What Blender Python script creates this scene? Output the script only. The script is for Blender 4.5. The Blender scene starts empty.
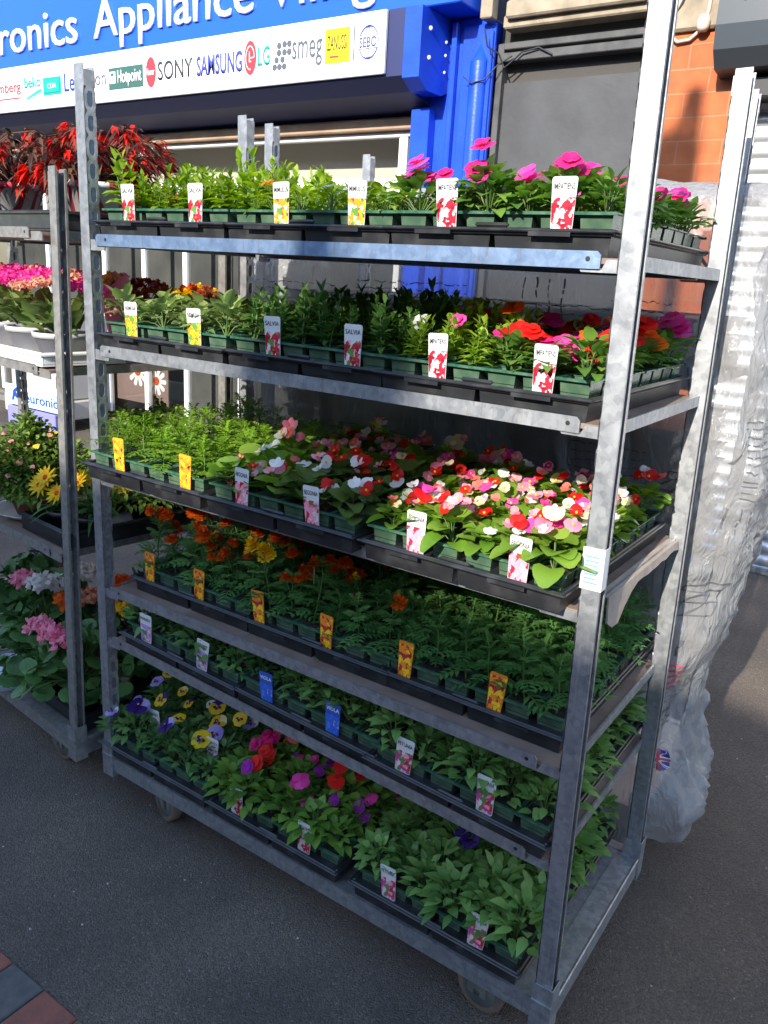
import bpy, math, random
from mathutils import Vector, Matrix
R = random.Random(7)
sc = bpy.context.scene
COL = sc.collection
PI = math.pi
def V(*a): return Vector(a)

# ---------------------------------------------------------------- mesh builder
class MB:
    def __init__(s): s.v = []; s.f = []; s.m = []; s.t = []; s.sm = []
    def add(s, vs, fs, mat=0, tone=.5, smooth=False):
        n = len(s.v); s.v.extend([tuple(x) for x in vs])
        for f in fs:
            s.f.append([i + n for i in f]); s.m.append(mat); s.t.append(tone); s.sm.append(smooth)
    def box(s, x0, x1, y0, y1, z0, z1, mat=0, tone=.5, bev=0.0):
        if bev > 0:
            b = min(bev, (x1-x0)*.45, (y1-y0)*.45, (z1-z0)*.45)
            vs = []
            for z, i in ((z0, b), (z0+b, 0), (z1-b, 0), (z1, b)):
                j = b if i == 0 else b*1.6
                X0, X1, Y0, Y1 = x0+i, x1-i, y0+i, y1-i
                c = b*.6
                vs += [(X0+c,Y0,z),(X1-c,Y0,z),(X1,Y0+c,z),(X1,Y1-c,z),(X1-c,Y1,z),(X0+c,Y1,z),(X0,Y1-c,z),(X0,Y0+c,z)]
            fs = [list(range(7,-1,-1)), list(range(24,32))]
            for k in range(3):
                for i in range(8):
                    a = k*8+i; c = k*8+(i+1) % 8
                    fs.append([a, c, c+8, a+8])
            s.add(vs, fs, mat, tone); return
        vs = [(x0,y0,z0),(x1,y0,z0),(x1,y1,z0),(x0,y1,z0),(x0,y0,z1),(x1,y0,z1),(x1,y1,z1),(x0,y1,z1)]
        s.add(vs, [[3,2,1,0],[4,5,6,7],[0,1,5,4],[1,2,6,5],[2,3,7,6],[3,0,4,7]], mat, tone)
    def taper(s, x0, x1, y0, y1, z0, z1, d, mat=0, tone=.5, cap=True):   # narrower at the bottom by d
        vs = [(x0+d,y0+d,z0),(x1-d,y0+d,z0),(x1-d,y1-d,z0),(x0+d,y1-d,z0),(x0,y0,z1),(x1,y0,z1),(x1,y1,z1),(x0,y1,z1)]
        fs = [[3,2,1,0],[0,1,5,4],[1,2,6,5],[2,3,7,6],[3,0,4,7]]
        if cap: fs.append([4,5,6,7])
        s.add(vs, fs, mat, tone)
    def tube(s, pts, r, n=8, mat=0, tone=.5, caps=True):
        rings = []; pts = [Vector(p) for p in pts]
        rr = r if isinstance(r, (list, tuple)) else [r]*len(pts)
        ref = None
        for i, p in enumerate(pts):
            d = (pts[min(i+1, len(pts)-1)] - pts[max(i-1, 0)]).normalized()
            if ref is None: ref = d.orthogonal().normalized()
            a = (ref - d*ref.dot(d))
            a = a.normalized() if a.length > 1e-6 else d.orthogonal().normalized()
            ref = a; b = d.cross(a)
            rings.append([p + (a*math.cos(2*PI*k/n) + b*math.sin(2*PI*k/n))*rr[i] for k in range(n)])
        vs = [q for g in rings for q in g]; fs = []
        for i in range(len(rings)-1):
            for k in range(n):
                fs.append([i*n+k, i*n+(k+1) % n, (i+1)*n+(k+1) % n, (i+1)*n+k])
        s.add(vs, fs, mat, tone, True)
        if caps: s.add(rings[0], [list(range(n))[::-1]], mat, tone); s.add(rings[-1], [list(range(n))], mat, tone)
    def lathe(s, prof, c=(0,0,0), n=20, mat=0, tone=.5, axis='z', smooth=True):
        vs = []; fs = []
        for r, h in prof:
            for k in range(n):
                a = 2*PI*k/n; x, y = r*math.cos(a), r*math.sin(a)
                p = (x, y, h) if axis == 'z' else ((x, h, y) if axis == 'y' else (h, x, y))
                vs.append((c[0]+p[0], c[1]+p[1], c[2]+p[2]))
        for i in range(len(prof)-1):
            for k in range(n): fs.append([i*n+k, i*n+(k+1) % n, (i+1)*n+(k+1) % n, (i+1)*n+k])
        s.add(vs, fs, mat, tone, smooth)
    def poly(s, pts, y0, y1, mat=0, tone=.5):      # outline in x-z extruded along y
        n = len(pts)
        vs = [(x, y0, z) for x, z in pts] + [(x, y1, z) for x, z in pts]
        fs = [list(range(n)), list(range(2*n-1, n-1, -1))] + [[i, i+n, (i+1) % n+n, (i+1) % n] for i in range(n)]
        s.add(vs, fs, mat, tone)
    def polyx(s, pts, x0, x1, mat=0, tone=.5):     # outline in y-z extruded along x
        n = len(pts)
        vs = [(x0, y, z) for y, z in pts] + [(x1, y, z) for y, z in pts]
        fs = [list(range(n-1, -1, -1)), list(range(n, 2*n))] + [[i, (i+1) % n, (i+1) % n+n, i+n] for i in range(n)]
        s.add(vs, fs, mat, tone)
    def leaf(s, p, d, up, L, W, droop=.3, fold=.25, mat=0, tone=.5, segs=3, prof='ovate', wavy=0):
        p = Vector(p); d = Vector(d).normalized(); up = Vector(up)
        side = d.cross(up)
        side = side.normalized() if side.length > 1e-5 else d.orthogonal().normalized()
        nrm = side.cross(d).normalized()
        vs = []
        for i in range(segs+1):
            t = i/segs
            if prof == 'ovate': w = math.sin(PI*min(1, .06+.94*t)**.75)
            elif prof == 'round': w = math.sqrt(max(0, 1-(2*t-1)**2))*.98+.02 if 0 < t < 1 else .3
            elif prof == 'kidney': w = [.75,1.0,.98,.78,.30][min(4, int(t*4.01))]
            elif prof == 'petal': w = [.3,.85,1,.55][min(3, int(t*3.01))] if segs == 3 else max(.3, math.sin(PI*(.15+.75*t)))
            elif prof == 'lance': w = (1-abs(2*t-.8)/1.2) if t < 1 else .02
            else: w = 1-t*.9
            w = max(.03, w)*W*.5
            c = p + d*(L*t) + V(0,0,-1)*(droop*L*t*t)
            k = nrm*(fold*w) + (nrm*(wavy*W*(.5-R.random())) if wavy else V(0,0,0))
            vs += [c - side*w + k, c, c + side*w + k]
        fs = []
        for i in range(segs):
            a = i*3
            fs += [[a, a+1, a+4, a+3], [a+1, a+2, a+5, a+4]]
        s.add(vs, fs, mat, tone, True)
    def mesh(s, name, mats):
        me = bpy.data.meshes.new(name); me.from_pydata(s.v, [], s.f)
        for m in mats: me.materials.append(m)
        me.polygons.foreach_set('material_index', s.m)
        me.polygons.foreach_set('use_smooth', s.sm)
        at = me.attributes.new('tone', 'FLOAT', 'FACE'); at.data.foreach_set('value', s.t)
        me.update(); return me
    def build(s, name, mats, parent=None, loc=None, rotz=0):
        if not isinstance(mats, (list, tuple)): mats = [mats]
        return link(name, s.mesh(name, mats), parent, loc, rotz)

def link(name, me, parent=None, loc=None, rotz=0, rot=None):
    o = bpy.data.objects.new(name, me); COL.objects.link(o)
    if parent: o.parent = parent
    if loc is not None: o.location = loc
    if rot is not None: o.rotation_euler = rot
    elif rotz: o.rotation_euler = (0, 0, rotz)
    return o
def tag(o, label=None, cat=None, group=None, kind=None):
    if label: o['label'] = label
    if cat: o['category'] = cat
    if group: o['group'] = group
    if kind: o['kind'] = kind
    return o
def thing(name, label, cat, loc=(0,0,0), rotz=0, group=None):
    o = link(name, None, None, loc, rotz); o.empty_display_size = .05
    return tag(o, label, cat, group)
def copy_tree(o, parent=None):
    c = o.copy(); COL.objects.link(c); c.parent = parent
    for ch in list(o.children): copy_tree(ch, c)
    return c

# ---------------------------------------------------------------- materials
def mat(name, col, rough=.6, metal=0, spec=.5, noise=None, bump=None, **kw):
    m = bpy.data.materials.new(name); m.use_nodes = True
    nt = m.node_tree; b = nt.nodes['Principled BSDF']
    b.inputs['Base Color'].default_value = (*col, 1); b.inputs['Roughness'].default_value = rough
    b.inputs['Metallic'].default_value = metal; b.inputs['Specular IOR Level'].default_value = spec
    for k, v in kw.items(): b.inputs[k.replace('_', ' ')].default_value = v
    tc = nt.nodes.new('ShaderNodeTexCoord')
    if noise:      # (scale, colour2, lo, hi, detail)
        n = nt.nodes.new('ShaderNodeTexNoise'); n.inputs['Scale'].default_value = noise[0]; n.inputs['Detail'].default_value = noise[4] if len(noise) > 4 else 6
        nt.links.new(tc.outputs['Object'], n.inputs['Vector'])
        r = nt.nodes.new('ShaderNodeValToRGB'); r.color_ramp.elements[0].position = noise[2]; r.color_ramp.elements[1].position = noise[3]
        r.color_ramp.elements[0].color = (*col, 1); r.color_ramp.elements[1].color = (*noise[1], 1)
        nt.links.new(n.outputs['Fac'], r.inputs['Fac']); nt.links.new(r.outputs['Color'], b.inputs['Base Color'])
    if bump:       # (scale, strength, distance)
        n = nt.nodes.new('ShaderNodeTexNoise'); n.inputs['Scale'].default_value = bump[0]; n.inputs['Detail'].default_value = 5
        nt.links.new(tc.outputs['Object'], n.inputs['Vector'])
        bp = nt.nodes.new('ShaderNodeBump'); bp.inputs['Strength'].default_value = bump[1]; bp.inputs['Distance'].default_value = bump[2]
        nt.links.new(n.outputs['Fac'], bp.inputs['Height']); nt.links.new(bp.outputs['Normal'], b.inputs['Normal'])
    return m

def leafmat(name, c1, c2, trans=.3, rough=.45, spec=.4, var=.15):
    """two-tone leaf: per-leaf tone attribute + mottling + a thin translucent share"""
    m = bpy.data.materials.new(name); m.use_nodes = True; nt = m.node_tree
    b = nt.nodes['Principled BSDF']; out = nt.nodes['Material Output']
    b.inputs['Roughness'].default_value = rough; b.inputs['Specular IOR Level'].default_value = spec
    a = nt.nodes.new('ShaderNodeAttribute'); a.attribute_name = 'tone'
    oi = nt.nodes.new('ShaderNodeObjectInfo')
    n = nt.nodes.new('ShaderNodeTexNoise'); n.inputs['Scale'].default_value = 45
    tc = nt.nodes.new('ShaderNodeTexCoord'); nt.links.new(tc.outputs['Object'], n.inputs['Vector'])
    ad = nt.nodes.new('ShaderNodeMath'); ad.operation = 'MULTIPLY_ADD'; ad.inputs[1].default_value = .55; nt.links.new(n.outputs['Fac'], ad.inputs[0])
    ad2 = nt.nodes.new('ShaderNodeMath'); ad2.operation = 'MULTIPLY_ADD'; ad2.inputs[1].default_value = .9; ad2.inputs[2].default_value = -.25
    nt.links.new(a.outputs['Fac'], ad2.inputs[0]); nt.links.new(ad2.outputs[0], ad.inputs[2])
    mx = nt.nodes.new('ShaderNodeMix'); mx.data_type = 'RGBA'; mx.inputs[6].default_value = (*c1, 1); mx.inputs[7].default_value = (*c2, 1)
    nt.links.new(ad.outputs[0], mx.inputs[0])
    hs = nt.nodes.new('ShaderNodeHueSaturation'); nt.links.new(mx.outputs[2], hs.inputs['Color'])
    mr = nt.nodes.new('ShaderNodeMapRange'); mr.inputs[3].default_value = 1-var; mr.inputs[4].default_value = 1+var
    nt.links.new(oi.outputs['Random'], mr.inputs[0]); nt.links.new(mr.outputs[0], hs.inputs['Value'])
    nt.links.new(hs.outputs['Color'], b.inputs['Base Color'])
    tr = nt.nodes.new('ShaderNodeBsdfTranslucent'); 
    h2 = nt.nodes.new('ShaderNodeHueSaturation'); h2.inputs['Value'].default_value = 1.3; h2.inputs['Saturation'].default_value = 1.1
    nt.links.new(hs.outputs['Color'], h2.inputs['Color']); nt.links.new(h2.outputs['Color'], tr.inputs['Color'])
    ms = nt.nodes.new('ShaderNodeMixShader'); ms.inputs[0].default_value = trans
    nt.links.new(b.outputs[0], ms.inputs[1]); nt.links.new(tr.outputs[0], ms.inputs[2]); nt.links.new(ms.outputs[0], out.inputs['Surface'])
    return m

def galv(name, base, base2, rough):
    m = bpy.data.materials.new(name); m.use_nodes = True; nt = m.node_tree; b = nt.nodes['Principled BSDF']
    b.inputs['Metallic'].default_value = .75
    tc = nt.nodes.new('ShaderNodeTexCoord')
    vo = nt.nodes.new('ShaderNodeTexVoronoi'); vo.inputs['Scale'].default_value = 90
    n = nt.nodes.new('ShaderNodeTexNoise'); n.inputs['Scale'].default_value = 26; n.inputs['Detail'].default_value = 7; n.inputs['Roughness'].default_value = .65
    for x in (vo, n): nt.links.new(tc.outputs['Object'], x.inputs['Vector'])
    mx = nt.nodes.new('ShaderNodeMath'); mx.operation = 'MULTIPLY_ADD'; mx.inputs[1].default_value = .42
    sp = nt.nodes.new('ShaderNodeSeparateColor'); nt.links.new(vo.outputs['Color'], sp.inputs[0]); nt.links.new(sp.outputs[0], mx.inputs[0]); nt.links.new(n.outputs['Fac'], mx.inputs[2])
    r = nt.nodes.new('ShaderNodeValToRGB'); e = r.color_ramp.elements; e[0].position = .38; e[1].position = .95
    e[0].color = (*base2, 1); e[1].color = (*base, 1)
    nt.links.new(mx.outputs[0], r.inputs[0])
    # dull grime patches
    n2 = nt.nodes.new('ShaderNodeTexNoise'); n2.inputs['Scale'].default_value = 9; n2.inputs['Detail'].default_value = 8; n2.inputs['Roughness'].default_value = .7
    nt.links.new(tc.outputs['Object'], n2.inputs['Vector'])
    r2 = nt.nodes.new('ShaderNodeValToRGB'); r2.color_ramp.elements[0].position = .60; r2.color_ramp.elements[1].position = .72
    nt.links.new(n2.outputs['Fac'], r2.inputs[0])
    mg = nt.nodes.new('ShaderNodeMix'); mg.data_type = 'RGBA'; mg.inputs[7].default_value = (.24,.22,.19,1)
    mk = nt.nodes.new('ShaderNodeMath'); mk.operation = 'MULTIPLY'; mk.inputs[1].default_value = .55
    nt.links.new(r2.outputs[0], mk.inputs[0]); nt.links.new(mk.outputs[0], mg.inputs[0]); nt.links.new(r.outputs[0], mg.inputs[6])
    mp = nt.nodes.new('ShaderNodeMapping'); mp.inputs['Scale'].default_value = (60,60,1.6); nt.links.new(tc.outputs['Object'], mp.inputs[0])
    n3 = nt.nodes.new('ShaderNodeTexNoise'); n3.inputs['Scale'].default_value = 2.2; n3.inputs['Detail'].default_value = 6; nt.links.new(mp.outputs[0], n3.inputs['Vector'])
    r3 = nt.nodes.new('ShaderNodeValToRGB'); r3.color_ramp.elements[0].position = .58; r3.color_ramp.elements[1].position = .70
    nt.links.new(n3.outputs['Fac'], r3.inputs[0])
    ms = nt.nodes.new('ShaderNodeMix'); ms.data_type = 'RGBA'; ms.inputs[7].default_value = (.26,.22,.17,1)
    mk2 = nt.nodes.new('ShaderNodeMath'); mk2.operation = 'MULTIPLY'; mk2.inputs[1].default_value = .45
    nt.links.new(r3.outputs[0], mk2.inputs[0]); nt.links.new(mk2.outputs[0], ms.inputs[0]); nt.links.new(mg.outputs[2], ms.inputs[6])
    nt.links.new(ms.outputs[2], b.inputs['Base Color'])
    rr = nt.nodes.new('ShaderNodeMapRange'); rr.inputs[3].default_value = rough-.1; rr.inputs[4].default_value = rough+.18
    nt.links.new(n.outputs['Fac'], rr.inputs[0]); nt.links.new(rr.outputs[0], b.inputs['Roughness'])
    bp = nt.nodes.new('ShaderNodeBump'); bp.inputs['Strength'].default_value = .15; bp.inputs['Distance'].default_value = .002
    nt.links.new(n.outputs['Fac'], bp.inputs['Height']); nt.links.new(bp.outputs[0], b.inputs['Normal'])
    return m

M = {}
M['galv'] = galv('galvanised', (.44,.455,.47), (.27,.285,.31), .42)
M['rail_sky'] = galv('sky_tinted_rail', (.30,.42,.62), (.20,.30,.48), .35)  # sky reflection put into the top rail's colour as a blue tint
M['galv_dull'] = galv('galvanised_dull', (.34,.33,.31), (.22,.215,.21), .6)
M['ply'] = mat('plywood', (.16,.11,.085), .8, noise=(14, (.25,.19,.15), .35, .7), bump=(60, .2, .002))
M['black'] = mat('black_plastic', (.016,.017,.019), .38, spec=.5, noise=(30, (.04,.04,.042), .45, .75))
M['green_plastic'] = mat('green_plastic', (.02,.085,.05), .3, spec=.6, noise=(70, (.07,.15,.09), .45, .7))
M['cup'] = mat('thin_green_plastic', (.045,.09,.055), .22, spec=.7, noise=(35, (.085,.14,.085), .35, .7, 2))
M['soil'] = mat('soil', (.012,.009,.007), .95, noise=(120, (.04,.03,.022), .4, .7), bump=(150, .9, .01))
M['stem'] = leafmat('stem_green', (.07,.14,.03), (.14,.22,.06), .2)
M['stem_red'] = leafmat('stem_red', (.16,.04,.04), (.2,.09,.04), .2)
M['white'] = mat('label_white', (.66,.66,.65), .35)
M['ink'] = mat('ink_black', (.015,.015,.018), .5)
M['rubber'] = mat('caster_tyre', (.19,.125,.085), .7, noise=(30, (.10,.09,.085), .4, .7))
M['hub'] = mat('caster_hub', (.10,.11,.10), .5, noise=(25, (.2,.18,.15), .5, .8))

# leaves
M['lf_salvia'] = leafmat('leaf_light', (.15,.27,.02), (.34,.46,.05), .42)
M['lf_shade'] = leafmat('leaf_shade', (.04,.12,.025), (.12,.23,.05), .35)  # salvia leaf with the cast shade on the second shelf put into its green
M['lf_imp'] = leafmat('leaf_impatiens', (.075,.18,.03), (.22,.38,.06), .4)
M['lf_coleus'] = leafmat('leaf_pale', (.15,.24,.06), (.32,.40,.15), .4)
M['lf_mar'] = leafmat('leaf_marigold', (.13,.27,.025), (.30,.46,.05), .45)
M['lf_mard'] = leafmat('leaf_marigold_deep', (.055,.165,.045), (.155,.32,.085), .36)
M['lf_beg'] = leafmat('leaf_begonia', (.11,.24,.02), (.28,.42,.06), .42, rough=.25, spec=.6)
M['lf_begd'] = leafmat('leaf_begonia_deep', (.07,.13,.03), (.16,.22,.05), .35, rough=.25, spec=.6)
M['lf_pan'] = leafmat('leaf_pansy', (.055,.155,.045), (.16,.29,.08), .36)
M['lf_pet'] = leafmat('leaf_petunia', (.10,.225,.055), (.25,.41,.11), .38)
M['lf_bronze'] = leafmat('leaf_bronze', (.03,.014,.012), (.19,.10,.055), .2)
M['lf_kal'] = leafmat('leaf_kalanchoe', (.09,.17,.04), (.24,.32,.10), .25, rough=.35)
M['lf_ger'] = leafmat('leaf_geranium', (.045,.13,.035), (.12,.24,.07), .3)
M['lf_bush'] = leafmat('leaf_bush', (.06,.13,.02), (.24,.34,.06), .35)
def fl(name, c, c2=None, t=.42):
    M[name] = leafmat(name, c, c2 or tuple(min(1, x*1.5+.02) for x in c), t, rough=.5, spec=.25, var=.12)
fl('f_magenta', (.60,.015,.16), (.80,.04,.28)); fl('f_pink', (.76,.20,.32), (.88,.42,.52)); fl('f_red', (.55,.008,.01), (.80,.03,.02))
fl('f_orange', (.75,.10,.008), (.85,.22,.02)); fl('f_coral', (.80,.16,.12), (.90,.28,.22)); fl('f_white', (.72,.70,.66), (.85,.83,.80))
fl('f_purple', (.22,.012,.24), (.42,.03,.40)); fl('f_violet', (.03,.012,.12), (.08,.03,.24)); fl('f_lilac', (.34,.25,.62), (.55,.48,.80))
fl('f_yellow', (.80,.50,.01), (.90,.68,.04)); fl('f_mar', (.40,.035,.003), (.85,.17,.008)); fl('f_rust', (.26,.035,.008), (.52,.12,.015)); fl('f_cream', (.80,.70,.35), (.85,.80,.55))
fl('f_hot', (.72,.03,.28), (.88,.12,.45)); fl('f_bell', (.60,.012,.01), (.82,.05,.025)); fl('f_peach', (.62,.26,.16), (.8,.45,.3)); fl('f_plum', (.10,.01,.09), (.22,.03,.16))
fl('f_darkred', (.22,.006,.015), (.40,.02,.03))

# ---------------------------------------------------------------- text helper
FONT = {}
def text_mesh(body, size=1.0, bold=0.0, extrude=.0, serif=False):
    cu = bpy.data.curves.new('lettering', 'FONT'); cu.body = body; cu.size = size; cu.offset = bold; cu.extrude = extrude; cu.resolution_u = 3
    o = bpy.data.objects.new('lettering', cu); COL.objects.link(o)
    dg = bpy.context.evaluated_depsgraph_get(); me = bpy.data.meshes.new_from_object(o.evaluated_get(dg))
    bpy.data.objects.remove(o); bpy.data.curves.remove(cu)
    return me
def fit_text(name, body, x0, x1, z0, z1, y, m, parent, bold=0.0, depth=.004, shear=0):
    """lettering standing in the x-z plane at depth y, facing -y, fitted to a rectangle"""
    me = text_mesh(body, 1, bold)
    xs = [v.co.x for v in me.vertices]; ys = [v.co.y for v in me.vertices]
    a, b, c, d = min(xs), max(xs), min(ys), max(ys)
    for v in me.vertices:
        u = (v.co.x-a)/(b-a); w = (v.co.y-c)/(d-c)
        v.co = (x0+(x1-x0)*u+shear*w, y, z0+(z1-z0)*w)
    me.materials.clear(); me.materials.append(m)
    if depth > 0:
        import bmesh
        bm = bmesh.new(); bm.from_mesh(me)
        r = bmesh.ops.extrude_face_region(bm, geom=bm.faces[:])
        for e in r['geom']:
            if isinstance(e, bmesh.types.BMVert): e.co.y += depth
        bm.to_mesh(me); bm.free()
    return link(name, me, parent)

# ---------------------------------------------------------------- plants
def rdir(elev_lo, elev_hi, az=None):
    a = R.random()*2*PI if az is None else az; e = math.radians(R.uniform(elev_lo, elev_hi))
    return V(math.cos(a)*math.cos(e), math.sin(a)*math.cos(e), math.sin(e))
UP = V(0,0,1)
def P_upright(h, n, L, W, m, stems=3, spread=.022):
    mb = MB(); an = []
    for s_ in range(stems):
        a = R.random()*6.28; lean = V(math.cos(a), math.sin(a), 0)*R.uniform(.1, 1)*spread
        hh = h*R.uniform(.75, 1.1); base = lean*.25; top = base+lean+V(0,0,hh)
        mb.tube([base, (base+top)/2+lean*.1, top], [.0018, .0015, .001], 4, 1, R.random())
        for k in range(n):
            t = .2+.8*k/(n-1); p = base.lerp(top, t); a0 = k*PI/2+R.uniform(-.4, .4)+s_
            for q in (0, PI):
                ll = L*(1.05-.45*t)*R.uniform(.8, 1.2)
                mb.leaf(p, rdir(5+45*t*t, 35+45*t*t, a0+q), UP, ll, W*ll/L*R.uniform(.85, 1.15), R.uniform(.1, .5), .35, 0, R.random())
        an.append((top, UP))
    return mb, an
def P_dome(n, rad, h, L, W, prof, droop, e0, e1, jitter=1, mt=0, base_h=.01, wavy=.0, segs=3):
    mb = MB(); an = []
    for k in range(n):
        a = k*2.39996+R.uniform(-.4, .4); r = math.sqrt((k+.5)/n)
        z = base_h+(h-base_h)*(1-r*r)**.5*R.uniform(.7, 1.1)
        p = V(math.cos(a)*rad*r*.75, math.sin(a)*rad*r*.75, z)
        e = e1+(e0-e1)*r
        mb.leaf(p, rdir(e-15, e+15, a+R.uniform(-.7, .7)), UP, L*R.uniform(.7, 1.2), W*R.uniform(.75, 1.15), droop*R.uniform(.4, 1.4), .28, mt, R.random(), segs, prof, wavy)
        if k % 4 == 0: mb.tube([(0,0,0), p*.6+V(0,0,.005), p], [.0018, .0014, .001], 3, 1, R.random(), False)
        if r < .8: an.append((p+V(0,0,L*.25), (V(p.x, p.y, 0)*6+UP).normalized()))
    return mb, an
def P_marigold(h, n=13, L=.05, m=0):
    mb = MB(); an = []
    mb.tube([(0,0,0), (.003,0,h*.5), (0,.002,h*.9)], [.002,.0017,.0012], 4, 1, R.random())
    for k in range(n):
        t = .15+.85*k/(n-1); p = V(0,0,h*.9*t)
        d = rdir(5+50*t*t, 30+50*t*t, k*2.4+R.uniform(-.4, .4)); ll = L*(1.1-.4*t)*R.uniform(.8, 1.2)
        tn = R.random(); sd = d.cross(UP).normalized()
        mb.leaf(p, d, UP, ll, .0035, .35, 0, m, tn, 2, 'lance')
        for j in range(4):
            u = .3+.2*j; q = p+d*(ll*u)+V(0,0,-1)*(.35*ll*u*u)
            for sg in (-1, 1):
                mb.leaf(q, d*.65+sd*sg, UP, ll*(.42-.05*j)*R.uniform(.85, 1.1), .0098, .25, .2, m, tn*.7+R.random()*.3, 2, 'lance')
    an = [(V(R.uniform(-.022, .022), R.uniform(-.022, .022), h*R.uniform(.95, 1.2)), UP) for _ in range(4)]
    return mb, an

def F_flat(rad, n=5, cup=.15, w=1.15, eye=None, layers=1):
    mb = MB()
    for l in range(layers):
        rr = rad*(1-.28*l)
        for k in range(n):
            a = 2*PI*k/n+l*.6+R.uniform(-.12, .12); e = cup+.35*l+R.uniform(-.1, .1)
            d = V(math.cos(a)*math.cos(e), math.sin(a)*math.cos(e), math.sin(e))
            mb.leaf(V(0,0,.002*l), d, UP, rr*R.uniform(.9, 1.08), rr*w, .12, -.12, 0, R.random(), 3, 'petal', .05)
    if eye is not None: mb.lathe([(.0, .006), (rad*.16, .005), (rad*.18, .0)], (0,0,0), 6, 1, .5)
    return mb
def F_pom(rad, rings=4, dens=9, edge=True, flat=.55):
    mb = MB()
    for i in range(rings):
        e = math.radians(8+68*i/(rings-1)); n = max(4, int(dens*(1-.55*i/(rings-1))))
        for k in range(n):
            a = 2*PI*k/n+i*.5+R.uniform(-.15, .15)
            d = V(math.cos(a)*math.cos(e), math.sin(a)*math.cos(e), math.sin(e)*flat+.05)
            mb.leaf(V(0,0,.003*i), d, UP, rad*(1-.12*i)*R.uniform(.85, 1.1), rad*.62, .1, -.25, 0, min(1, max(0, R.gauss(.62-.14*i, .2))), 2, 'petal', .12)
    mb.tube([(0,0,-.03), (0,0,0)], .0013, 4, 1, .4, False)
    return mb
def F_trumpet(rad):
    mb = MB(); n = 10; vs = []; pr = ((.12,-.03),(.18,-.012),(.5,0),(.85,.004),(1,0))
    for i, (r, h) in enumerate(pr):
        for k in range(n*2):
            a = PI*k/n; w = 1+.08*math.cos(5*a)*(i > 2)
            vs.append((rad*r*w*math.cos(a), rad*r*w*math.sin(a), h+(.004*R.uniform(-1, 1) if i > 2 else 0)))
    for i in range(4):
        for k in range(n*2):
            mb.add([vs[i*20+k], vs[i*20+(k+1) % 20], vs[i*20+20+(k+1) % 20], vs[i*20+20+k]], [[0,1,2,3]], 0, .3+.12*i+.2*R.random(), True)
    return mb
def F_pansy(rad, blotch=True):
    mb = MB()
    for k, (a, rr, mi) in enumerate(((1.1,1,0), (2.04,1,0), (-.05,.95,1), (3.2,.95,1), (4.71,1.05,1))):
        d = V(math.cos(a), math.sin(a), .12+.03*k)
        mb.leaf(V(0,0,.0012*k), d, UP, rad*rr, rad*1.25, .1, -.1, mi, R.random(), 3, 'petal', .05)
        if blotch and k > 1: mb.leaf(V(0,0,.0012*k+.0018), d, UP, rad*.5, rad*.4, .05, 0, 2, .5, 2, 'petal')
    mb.lathe([(0,.009),(rad*.1,.008)], (0,0,0), 5, 3, .8)
    return mb
def F_begonia(rad):
    mb = MB()
    for a, r, w in ((0,1,1.25),(PI,1,1.2),(PI/2,.8,.7),(3*PI/2,.8,.7)):
        d = V(math.cos(a), math.sin(a), .25)
        d.z += R.uniform(-.2,.5); mb.leaf(V(0,0,0), d, UP, rad*r*R.uniform(.8,1.1), rad*w, .1, -.25, 0, R.random(), 4, 'kidney', .04)
    if R.random() < .4: mb.lathe([(0,.005),(rad*.13,.004),(rad*.15,.001)], (0,0,0), 5, 1, .7)
    return mb
NV = 7
def variants(fn, mats, name='plant'):
    out = []
    for _ in range(NV):
        r = fn(); mb, an = r if isinstance(r, tuple) else (r, None)
        out.append((mb.mesh(name, mats), an))
    return out
PL = {
 'salvia': variants(lambda: P_upright(.088, 6, .042, .02, 0, 4), [M['lf_salvia'], M['stem']]),
 'dark': variants(lambda: P_upright(.088, 6, .042, .02, 0, 4), [M['lf_shade'], M['stem']]),
 'viola': variants(lambda: P_dome(22, .036, .05, .03, .014, 'ovate', .4, 10, 60), [M['lf_salvia'], M['stem']]),
 'impatiens': variants(lambda: P_dome(42, .044, .055, .030, .021, 'ovate', .3, 12, 65), [M['lf_imp'], M['stem']]),
 'coleus': variants(lambda: P_dome(22, .04, .058, .036, .026, 'ovate', .3, 15, 65, segs=4), [M['lf_coleus'], M['stem']]),
 'marigold': variants(lambda: P_marigold(.075, 17, .06), [M['lf_mar'], M['stem']]),
 'marigold_deep': variants(lambda: P_marigold(.10, 19, .062), [M['lf_mard'], M['stem']]),
 'begonia': variants(lambda: P_dome(18, .04, .05, .038, .04, 'kidney', .35, 10, 60, segs=4), [M['lf_beg'], M['stem']]),
 'begonia_big': variants(lambda: P_dome(15, .042, .056, .043, .046, 'kidney', .3, 25, 70, segs=4), [M['lf_beg'], M['stem_red']]),
 'begonia_deep': variants(lambda: P_dome(15, .04, .05, .042, .044, 'kidney', .35, 10, 60, segs=4), [M['lf_begd'], M['stem_red']]),
 'pansy': variants(lambda: P_dome(50, .043, .052, .027, .012, 'ovate', .35, 12, 70), [M['lf_pan'], M['stem']]),
 'petunia': variants(lambda: P_dome(52, .046, .072, .030, .017, 'ovate', .3, 14, 72), [M['lf_pet'], M['stem']]),
}
FW = {}
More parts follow.
